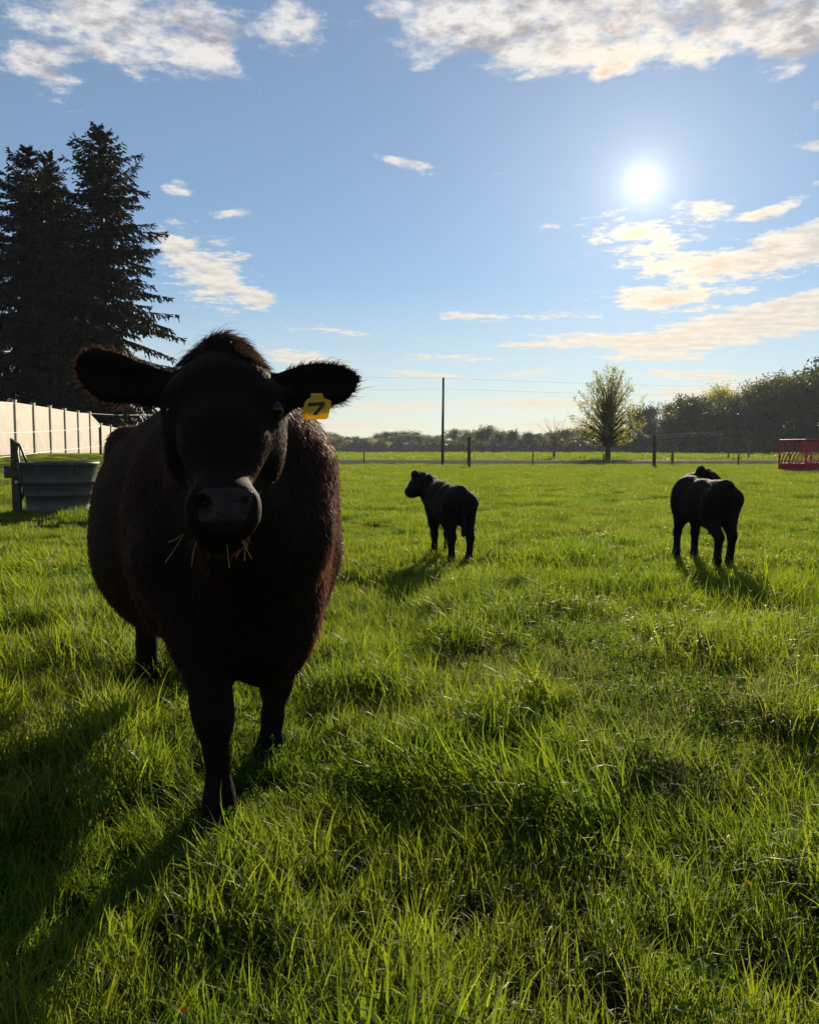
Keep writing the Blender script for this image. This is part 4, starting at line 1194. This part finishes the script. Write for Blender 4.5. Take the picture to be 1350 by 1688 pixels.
# -- spruces behind the plank fence
def spruce(seed, H, R0, top_gap=0.0, lean=0.0):
    r = np.random.default_rng(seed)
    T = Tubes(); tuft_p, tuft_d, tuft_l = [], [], []
    npt = 14
    tr = [np.array([lean * (i / npt) ** 2 + 0.05 * math.sin(i), 0.05 * math.cos(i * 1.7), H * i / npt]) for i in range(npt + 1)]
    rad = [0.30 * (1 - i / npt) ** 0.8 + 0.015 for i in range(npt + 1)]
    for i in range(npt): T.add(tr[i], tr[i+1], rad[i], rad[i+1], 7)
    def axis(z):
        q = min(z / H * npt, npt - 1e-6); i = int(q); return tr[i] + (tr[i+1] - tr[i]) * (q - i)
    z = H * 0.05
    while z < H * 0.995:
        f = z / H
        n = 7 if f < 0.85 else 5
        a0 = r.uniform(0, 6.28)
        env = R0 * min(1.0, ((1 - f) / 0.45)) ** 0.78 * (0.9 + 0.25 * vnoise(f * 14, seed, 2)) + 0.12
        for k in range(n):
            if r.uniform() < 0.16: continue
            a = a0 + 6.283 * k / n + r.uniform(-0.3, 0.3)
            L = env * r.uniform(0.42, 1.08) * (0.80 + 0.40 * vnoise(a * 1.3 + 9, z * 0.55, seed))
            if r.uniform() < 0.06: L *= 1.22
            out = np.array([math.cos(a), math.sin(a), 0])
            p = axis(z + r.uniform(-0.15, 0.15))
            el0 = 0.75 * f ** 2.0 - 0.12 + r.uniform(-0.26, 0.22)
            m_ = max(4, int(L / 0.42)); prev = p
            for s in range(1, m_ + 1):
                t = s / m_
                droop = el0 - 0.78 * t * (1 - f * 0.75) + 0.85 * max(0, t - 0.55) * (1 - 0.5 * f)
                cur = prev + (L / m_) * unit(out * math.cos(droop) + np.array([0, 0, math.sin(droop)]) + r.normal(0, 0.05, 3))
                r0 = 0.035 * (1 - t) * (L / 4 + 0.35) + 0.006
                T.add(prev, cur, r0 + 0.004, r0, 3)
                side = np.array([-out[1], out[0], 0])
                for q in range(4 if L > 0.7 else 3):
                    for sg in (-1, 1):
                        w = (0.20 + 0.55 * (1 - abs(t - 0.45))) * min(1.0, L / 2.4) * r.uniform(0.5, 1.2) + 0.05
                        st = prev + (cur - prev) * r.uniform()
                        dirv = unit(side * sg * r.uniform(0.4, 1.0) + out * r.uniform(0.35, 0.8) + np.array([0, 0, -r.uniform(0.35, 1.7) * (1.12 - f)]))
                        for w_i in range(max(1, int(w / 0.13))):
                            tuft_p.append(st + dirv * (0.13 * w_i)); tuft_d.append(unit(dirv + r.normal(0, 0.25, 3) + np.array([0, 0, -0.25]))); tuft_l.append(r.uniform(0.16, 0.30))
                tuft_p.append(cur); tuft_d.append(unit(cur - prev)); tuft_l.append(0.22)
                prev = cur
        z += (0.37 if f < 0.8 else 0.26) * r.uniform(0.8, 1.2)
    P, Dv, Ln = np.array(tuft_p), np.array(tuft_d), np.array(tuft_l)[:, None]
    n = len(P); vs, fs = [], []
    for k in range(2):
        sd = unit(np.cross(Dv, r.normal(0, 1, (n, 3)))); w = 0.046
        vs.append(np.stack([P - Dv * 0.03, P + Dv * Ln * 0.45 + sd * w, P + Dv * Ln, P + Dv * Ln * 0.45 - sd * w], 1).reshape(-1, 3))
        fs.append(k * n * 4 + np.arange(n)[:, None] * 4 + np.array([[0, 1, 2, 3]]))
    V, F = T.arrays()
    print('spruce tufts', n)
    return np_mesh('trunk', V, [F], [DARKBARK], True), np_mesh('crown', np.concatenate(vs), [np.concatenate(fs)], [NEEDLE])
for (nm, px, ty, dd, R0, seed, lab) in [('spruce_tree', 181, 204, 50.0, 4.8, 81, 'tallest dark spruce with a pointed top behind the pale fence'), ('spruce_tree', 64, 240, 49.0, 5.2, 82, 'dark spruce with a blunt top behind the nearer fence panels'), ('spruce_tree', 98, 250, 52.5, 4.6, 83, 'slimmer dark spruce standing behind and between two spruces'), ('spruce_tree', -45, 300, 52.0, 4.2, 84, 'lower dark spruce at the outer end of the spruce row')]:
    b = gpt(px, dd); Hh = top_h(ty, dd, b[2]); b[2] -= 0.05
    place_tree(nm, spruce(seed, Hh, R0), b, 1.0, rw.uniform(0, 6.28), lab, 'spruces behind the fence')

# ================================================================= plank fence on the rise
VINYL = simple('weathered_tan_vinyl', (0.50, 0.44, 0.38), 0.6, 0.3, 0.10, 2.0, 0.15)
VINYLPOST = simple('dark_tan_post', (0.40, 0.35, 0.29), 0.6, 0.3, 0.15, 3.0, 0.15)
posts_px = [(28, 29.4), (60, 31.3), (87, 33.2), (111, 35.1), (131, 37.0), (152, 39.0)]
pts = [np.array([(px - CX) / FPX * dd, dd]) for px, dd in posts_px]
dirv = unit(pts[4] - pts[0]); step = np.linalg.norm(pts[4] - pts[0]) / 4
line = [pts[0] + dirv * step * i for i in range(-4, 9)]
pf = empty('plank_fence', (line[0][0], line[0][1], float(ground_z(*line[0]))))
tag(pf, 'tall tan vinyl fence of solid panels on the grassy rise before the spruces', 'fence')
nrm = np.array([dirv[1], -dirv[0]]); nrm = nrm * (1 if nrm[0] > 0 else -1)
def fence_mat(p):
    """frame: x along the fence, y out of its face, z up"""
    M = Matrix(((dirv[0], nrm[0], 0, p[0]), (dirv[1], nrm[1], 0, p[1]), (0, 0, 1, float(ground_z(*p))), (0, 0, 0, 1)))
    return M
H0 = 1.86
for i, p in enumerate(line):
    low = i >= 10
    M = fence_mat(p); h = H0 - (0.42 if low else 0.0)
    b = MB(); b.box((-0.065, -0.065, -0.25), (0.065, 0.065, h + 0.06), M=M)
    b.prism([M @ Vector(v) for v in ((-0.08, -0.08, h + 0.06), (0.08, -0.08, h + 0.06), (0.08, 0.08, h + 0.06), (-0.08, 0.08, h + 0.06))], (0, 0, 0.035))
    keep_world(b.build('post', VINYLPOST), pf)
    if i + 1 < len(line):
        q = MB(); nb_ = 12; z1 = float(ground_z(*line[i+1])) - float(ground_z(*p))
        w = (step - 0.13) / nb_
        for k in range(nb_):
            x0 = 0.065 + k * w; tz = z1 * (x0 / step)
            ht = h - (0.42 * (k / nb_) if i == 9 else 0)
            q.box((x0 + 0.004, -0.02, 0.04 + tz), (x0 + w - 0.004, 0.02, ht - 0.02 + tz), M=M)
        q.box((0.066, -0.014, 0.05 + min(0, z1)), (step - 0.066, 0.014, 0.10), M=M)
        pn = keep_world(q.build('panel', VINYL), pf)
        rl = MB()
        for zz_, e_ in ((0.16, 0), (h - 0.07, 0.42 if i == 9 else 0)):
            a3, b3 = M @ Vector((0.066, 0, zz_)), M @ Vector((step - 0.066, 0, zz_ + z1 - e_))
            up = Vector((0, 0, 0.07)); nn = Vector((nrm[0], nrm[1], 0)) * 0.027
            rl.add([a3 - nn, b3 - nn, b3 - nn + up, a3 - nn + up, a3 + nn, b3 + nn, b3 + nn + up, a3 + nn + up], [(0,3,2,1),(4,5,6,7),(0,1,5,4),(1,2,6,5),(2,3,7,6),(3,0,4,7)])
        ob = rl.build('rail', VINYL); ob.parent = pn; ob.matrix_parent_inverse = Matrix.Identity(4)

# -- small white gabled shed beyond the fence
SHINGLE = simple('dark_roof_shingle', (0.035, 0.033, 0.034), 0.9, 0.2, 0.3, 6.0, 0.4)
WHITE = simple('white_siding', (0.62, 0.62, 0.60), 0.6, 0.3, 0.06, 3.0)
sx, sd = (163 - CX) / FPX * 62, 62.0; sz = 0.95
sh = empty('shed', (sx, sd, sz)); tag(sh, 'small white shed with a dark gable roof beyond the tan fence', 'shed')
wz = top_h(716, sd, sz); rz_ = top_h(694, sd, sz)
b = MB(); b.box((-1.9, -1.6, -0.1), (0.9, 1.6, wz)); b.add([(0.9, -1.6, wz), (0.9, 1.6, wz), (0.9, 0, rz_ - 0.06), (-1.9, -1.6, wz), (-1.9, 1.6, wz), (-1.9, 0, rz_ - 0.06)], [(0, 1, 2), (3, 5, 4)])
b.build('wall', WHITE, sh)
b = MB()
for sg in (-1, 1): b.prism([(-2.1, sg * 1.85, wz - 0.12), (1.1, sg * 1.85, wz - 0.12), (1.1, 0, rz_), (-2.1, 0, rz_)][::sg], (0, 0, 0.07))
b.build('roof', SHINGLE, sh)
b = MB()
for sg in (-1, 1): b.prism([(1.11, sg * 1.85, wz - 0.24), (1.11, 0, rz_ - 0.12), (1.11, 0, rz_ + 0.06), (1.11, sg * 1.85, wz - 0.06)], (0.04, 0, 0))
b.build('gable_trim', WHITE, sh)
b = MB(); b.box((-0.8, -1.63, 0.0), (0.0, -1.60, min(1.9, wz - 0.15))); dr = b.build('door', WHITE, sh)
b = MB(); b.box((-0.12, -1.67, 0.9), (-0.06, -1.63, 1.0)); ob = b.build('handle', SHINGLE); ob.parent = dr

# ================================================================= water tank, its post and hose
PLASTIC = simple('grey_structural_plastic', (0.055, 0.057, 0.062), 0.55, 0.25, 0.18, 6.0, 0.15)
RUBBER = simple('black_rubber_hose', (0.012, 0.012, 0.013), 0.5, 0.3)
OLDWOOD = simple('weathered_dark_wood', (0.055, 0.050, 0.042), 0.9, 0.1, 0.35, 10.0, 0.6)
WIRE = simple('white_poly_wire', (0.55, 0.55, 0.52), 0.5, 0.3)
STEEL = simple('dull_galvanised_steel', (0.30, 0.30, 0.30), 0.45, 0.5, 0.2, 8.0, 0.1, 0.6)
INSUL = simple('pale_plastic_insulator', (0.50, 0.48, 0.40), 0.5, 0.3)
tx, td_ = (98 - CX) / FPX * 12.6, 12.6
tz = CAM_H - (847 - HOR) / FPX * 12.1
tank = empty('water_tank', (tx, td_, tz)); tag(tank, 'round grey plastic stock water tank with stepped sides beside the cow', 'water tank')
th = 0.77
prof = [(0.0, 0.02), (0.505, 0.02), (0.515, 0.0), (0.56, 0.0), (0.560, 0.02), (0.520, 0.035), (0.522, 0.24), (0.566, 0.25), (0.566, 0.28), (0.556, 0.43), (0.604, 0.44), (0.604, 0.47), (0.596, 0.70), (0.635, 0.715), (0.640, 0.745), (0.628, 0.765), (0.596, 0.765), (0.582, 0.72), (0.50, 0.06), (0.0, 0.06)]
prof = [(r0_ * 0.92, z0_) for r0_, z0_ in prof]
b = MB(); b.lathe(prof, 56); b.build('wall', PLASTIC, tank, True)
wall = tank.children[0]
for md in (): pass
for a in np.arange(0, 6.28, math.pi / 3):                     # moulded seams under the rim
    b = MB(); M = Matrix.Rotation(a + 0.35, 4, 'Z')
    b.box((0.50, -0.009, 0.45), (0.552, 0.009, 0.70), M=M); b.build('seam', PLASTIC, tank)
m, t, o = new_mat('tank_water'); p = principled(t, (0.02, 0.03, 0.03), 0.04, 0.5); bump(t, noise(objcoord(t), 6, 3, 0.5), 0.1, 0.01, p); t.links.new(p.outputs[0], o.inputs[0])
b = MB(); b.lathe([(0.0, 0.62), (0.515, 0.62)], 48); b.build('water', m, tank)
# post
ppx, pd = 27, 12.35
pb = np.array([(ppx - CX) / FPX * pd, pd]); pz = float(ground_z(*pb))
post = empty('hydrant_post', (pb[0], pb[1], pz)); tag(post, 'dark weathered plank post with a slanted top beside the water tank', 'post')
ph = at(ppx, 722, pd)[2] - pz
b = MB(); b.prism([(-0.06, -0.03, -0.3), (0.06, -0.03, -0.3), (0.06, -0.03, ph - 0.085), (-0.06, -0.03, ph)], (0, 0.06, 0)); b.build('plank', OLDWOOD, post)
b = MB(); b.box((-0.16, -0.045, ph - 0.60), (0.07, -0.031, ph - 0.42)); b.build('crosspiece', OLDWOOD, post)
for (lx, lz) in ((-0.17, ph - 0.50), (0.075, ph - 0.43), (0.02, ph - 0.66)):
    b = MB(); b.tube([(lx, -0.06, lz), (lx, -0.03, lz), (lx, 0.05, lz)], [0.018, 0.028, 0.018], 8); b.build('insulator', INSUL, post)
def q3(px, py, dd): return at(px, py, dd)
b = MB(); b.tube([q3(*v) for v in [(45, 765, 12.2), (40, 752, 12.22), (34, 737, 12.25), (30, 731, 12.27), (28.5, 735, 12.25), (29, 750, 12.2), (32, 768, 12.12), (35.5, 790, 12.0), (38.5, 806, 11.95), (37.5, 820, 11.95), (33, 832, 12.0)]], 0.017, 8)
tag(b.build('hose', RUBBER, None, True), 'black rubber hose looped from the slanted post into the tank', 'hose')
# poly wires of the side fence
sf = empty('wire_fence', (float(pb[0]), float(pb[1]), pz)); tag(sf, 'electric fence of pale wires running past the water tank', 'fence')
for run in ([(-90, 716, 11.0), (0, 714, 12.2), (60, 712, 14.5), (110, 709, 19.0), (140, 706, 25.0), (165, 703, 31.0)], [(-90, 762, 11.0), (0, 754, 12.2), (28, 750.5, 12.9), (60, 747, 15.5), (90, 743, 19.0), (130, 739, 25.0), (165, 735, 31.0)], [(-90, 800, 11.0), (0, 793, 12.2), (22, 790, 12.34)]):
    b = MB(); b.tube([at(*v) for v in run], 0.0055, 5); keep_world(b.build('wire', WIRE), sf)
for (px, dd) in ((-60, 11.3), (167, 31.5)):
    xx = (px - CX) / FPX * dd; zz0 = float(ground_z(xx, dd)); b = MB(); b.tube([(xx, dd, zz0 - 0.2), (xx, dd, 1.45 if dd < 20 else 2.0)], 0.045, 8); keep_world(b.build('post', OLDWOOD), sf)
b = MB(); b.tube([at(112, 680, 36.5), at(150, 681.5, 40), at(192, 684, 44), at(260, 684, 52)], 0.012, 4)
tag(b.build('overhead_cable', STEEL), 'thin grey cable strung from the tan fence towards the shed', 'cable')

# ================================================================= fence along the road, poles and wires
rf = empty('pasture_fence', (0, 58, 0)); tag(rf, 'wire pasture fence of wooden and thin steel posts along the road', 'fence')
FENCEW = simple('grey_fence_post_wood', (0.075, 0.062, 0.050), 0.9, 0.1, 0.3, 8.0, 0.5)
tops = []
for (px, yt, yb, rad, thick) in [(430, 745, 767, 0.035, 0), (515, 745, 767, 0.035, 0), (600, 745, 767, 0.045, 0), (773, 720, 772, 0.105, 1), (878, 746, 768, 0.045, 0), (995, 747, 768, 0.045, 0), (1078, 718, 769, 0.115, 1), (1107, 748, 768, 0.045, 0), (1217, 749, 768, 0.05, 0), (1300, 748, 768, 0.045, 0), (1400, 747, 768, 0.045, 0)]:
    g = on_ground(px, yb); dd = g[1]; h = at(px, yt, dd)[2]
    b = MB()
    x0, z0 = g[0], float(ground_z(g[0], dd))
    ln = 0.02 * rw.uniform(-1, 1)
    b.tube([(x0, dd, z0 - 0.3), (x0 + ln, dd, h * 0.5), (x0 + 2 * ln, dd, h - 0.02), (x0 + 2 * ln, dd, h)], [rad * 1.05, rad, rad * 0.96, rad * 0.8], 9)
    keep_world(b.build('post', FENCEW), rf); tops.append((x0, dd, h))
for zf in (0.95, 0.62, 0.30):
    b = MB(); P_ = []
    for (a, c) in zip(tops[:-1], tops[1:]):
        for s in np.linspace(0, 1, 5)[:-1]:
            P_.append((a[0] + (c[0] - a[0]) * s, a[1] - 0.1 + (c[1] - a[1]) * s, zf - 0.05 * 4 * s * (1 - s)))
    b.tube(P_, 0.006, 4); keep_world(b.build('wire', STEEL), rf)
corner = tops[6]
for (z_, y_) in ((718, 0), (722, 0)):
    b = MB(); hz_ = at(1078, z_, corner[1])[2]; b.tube([at(1060, z_, corner[1]), at(1078, z_, corner[1]), at(1130, z_ - 3, corner[1] + 3), at(1190, z_ - 7, corner[1] + 6)], 0.014, 4); keep_world(b.build('lead_wire', STEEL), rf)
# bare utility pole with its wires
g = on_ground(729.5, 768); dd = g[1]; hp = at(730.5, 622, dd)[2]
up_ = empty('utility_pole', (g[0], dd, 0)); tag(up_, 'tall slim wooden utility pole standing alone by the pasture fence', 'pole')
b = MB(); b.tube([(0, 0, -0.3), (0.01, 0, hp * 0.5), (0.04, 0, hp)], [0.105, 0.092, 0.075], 10); b.build('shaft', FENCEW, up_, True)
for z_ in (hp - 0.06, hp - 0.80):
    b = MB(); b.tube([(0.0, -0.10, z_), (0.0, -0.17, z_)], [0.04, 0.05], 8); b.build('insulator', INSUL, up_)
b = MB(); b.box((-0.01, -0.115, hp - 2.6), (0.03, -0.085, hp - 0.9)); b.build('ground_wire', STEEL, up_)
def sag(a, b_, drop, n=12):
    a, b_ = np.asarray(a, float), np.asarray(b_, float)
    return [a + (b_ - a) * s - np.array([0, 0, drop * 4 * s * (1 - s)]) for s in np.linspace(0, 1, n)]
for (zt, lab, yl, yr) in ((hp - 0.05, 'upper overhead wire passing over the slim utility pole', 612, 634), (hp - 0.80, 'lower overhead wire fixed below the top of the utility pole', 640, 648)):
    c = np.array([g[0] + 0.04, dd - 0.16, zt])
    b = MB(); b.tube(sag(at(300, yl, dd + 2), c, 0.12) + sag(c, at(1500, yr + 4, dd + 14), 0.25)[1:], 0.0042, 4)
    tag(b.build('overhead_wire', STEEL), lab, 'wire', 'overhead wires')

# ================================================================= red hay feeder
RED = simple('worn_red_paint', (0.26, 0.008, 0.022), 0.5, 0.2, 0.25, 5.0, 0.1)
REDTUBE = simple('red_painted_tube', (0.30, 0.012, 0.028), 0.45, 0.25, 0.25, 5.0)
fc = on_ground(1327, 779); dd = fc[1]
hf = empty('hay_feeder', (fc[0], dd, 0)); tag(hf, 'red steel hay feeder with slanted bars at the edge of the pasture', 'feeder')
Hf = at(1327, 725, dd)[2]
La = np.array([-0.60, 1.6, 0]); Lb = np.array([2.3, 1.35, 0])          # the two sides that show, from the near corner
cz = np.array([0, 0, 1.0])
def side_panel(o0, vec, nb, flip):
    L = np.linalg.norm(vec); u_ = vec / L
    n_ = np.array([-u_[1], u_[0], 0])
    b = MB(); q = [o0 + 0.06 * cz, o0 + vec + 0.06 * cz, o0 + vec + 0.42 * cz, o0 + 0.42 * cz]; b.prism(q, n_ * 0.03); b.build('skirt', RED, hf)
    for zz_, rr_ in ((Hf, 0.045), (0.95, 0.028), (0.44, 0.030)):
        b = MB(); b.tube([o0 + zz_ * cz, o0 + vec + zz_ * cz], rr_, 8); b.build('rail', REDTUBE, hf)
    for k in range(nb):
        s0 = (k + 0.5) / nb
        b = MB(); sl = 0.16 if flip else -0.16
        b.tube([o0 + vec * s0 + 0.95 * cz, o0 + vec * min(1, max(0, s0 + sl * 0.6)) + Hf * cz], 0.020, 6); b.build('bar', REDTUBE, hf)
        b = MB(); b.tube([o0 + vec * s0 + 0.95 * cz, o0 + vec * min(1, max(0, s0 - sl * 0.9)) + 0.44 * cz], 0.022, 6); b.build('bar', REDTUBE, hf)
Z3 = np.zeros(3)
side_panel(Z3, La, 7, False); side_panel(Z3, Lb, 9, True); side_panel(La, Lb, 9, True); side_panel(Lb, La, 7, False)
for c in (Z3, La, Lb, La + Lb):
    b = MB(); b.tube([c + 0.02 * cz, c + (Hf + 0.01) * cz], 0.04, 8); b.build('corner_post', REDTUBE, hf)
for a in (Z3, Lb):
    b = MB(); b.tube([a - La * 0.06 + 0.05 * cz, a + La * 1.06 + 0.05 * cz], 0.05, 8); b.build('skid', REDTUBE, hf)

# ================================================================= dandelions in the grass
PETAL = leafy('dandelion_petal', (0.55, 0.22, 0.01), (0.55, 0.25, 0.01), 0.3)
FLUFF = leafy('dandelion_seed_down', (0.62, 0.60, 0.55), (0.6, 0.58, 0.5), 0.5)
STALK = leafy('dandelion_stalk', (0.10, 0.14, 0.04), (0.2, 0.26, 0.05), 0.4)
def flower(px, py, seed):
    g = on_ground(px, py + 30, 0.0); zt = at(px, py, g[1])[2]; g[2] = float(ground_z(g[0], g[1])); h = max(0.05, zt - g[2])
    o = empty('dandelion', tuple(g)); tag(o, 'half closed orange yellow dandelion among the blades', 'flower', 'dandelions')
    b = MB(); b.tube([(0, 0, 0), (0.006, 0.004, h * 0.5), (0, 0, h)], 0.002, 5); b.build('stalk', STALK, o)
    b = MB(); r = random.Random(seed)
    for k in range(26):
        a = k * 2.4; t_ = r.uniform(0.15, 0.75); d_ = np.array([math.cos(a) * t_, math.sin(a) * t_, 1 - 0.4 * t_]); s_ = np.array([-math.sin(a), math.cos(a), 0]) * 0.002
        p_ = np.array([0, 0, h - 0.004]); b.add([p_ - s_, p_ + s_, p_ + d_ * 0.016 + s_ * 1.3, p_ + d_ * 0.019, p_ + d_ * 0.016 - s_ * 1.3], [(0, 1, 2, 3, 4)])
    b.build('petals', PETAL, o)['kind'] = 'stuff'
for i, q in enumerate([(1234, 1464), (303, 1676), (1295, 1235), (845, 1300)]): flower(*q, i)
def clock(px, py, seed):
    g = on_ground(px, py + 6, 0.0); g[2] = float(ground_z(g[0], g[1])); h = at(px, py, g[1])[2] - g[2]
    if h < 0.05: h = 0.15
    o = empty('dandelion_clock', tuple(g)); tag(o, 'white fluffy dandelion seed head above the distant grass', 'seed head', 'dandelion seed heads')
    b = MB(); b.tube([(0, 0, 0), (0, 0, h)], 0.003, 5); b.build('stalk', STALK, o)
    r = np.random.default_rng(seed); dv = unit(r.normal(0, 1, (90, 3))); b = MB()
    for v in dv:
        s_ = unit(np.cross(v, (0.3, 0.2, 1.0))) * 0.006; e = np.array([0, 0, h]) + v * 0.028
        b.add([np.array([0, 0, h]), e - s_, e + s_], [(0, 1, 2)])
    b.build('seed_down', FLUFF, o)['kind'] = 'stuff'
for i, q in enumerate([(571, 771), (581, 773), (616, 772), (700, 771), (590, 775), (975, 779), (1002, 781), (958, 776), (1040, 778), (1168, 771), (1341, 775), (868, 770), (910, 769)]): clock(*q, 50 + i)

# ================================================================= air
hzb = MB(); hzb.box((-700, -40, -1.2), (760, 640, 32))
m = bpy.data.materials.new('pale_air'); m.use_nodes = True; t = m.node_tree; t.nodes.clear()
o = t.nodes.new('ShaderNodeOutputMaterial'); v = t.nodes.new('ShaderNodeVolumePrincipled')
v.inputs['Color'].default_value = (0.72, 0.80, 0.92, 1); v.inputs['Density'].default_value = 0.00018; v.inputs['Anisotropy'].default_value = 0.1
t.links.new(v.outputs[0], o.inputs['Volume'])
tag(hzb.build('haze', m), 'thin pale evening air over the fields', 'haze', kind='stuff')
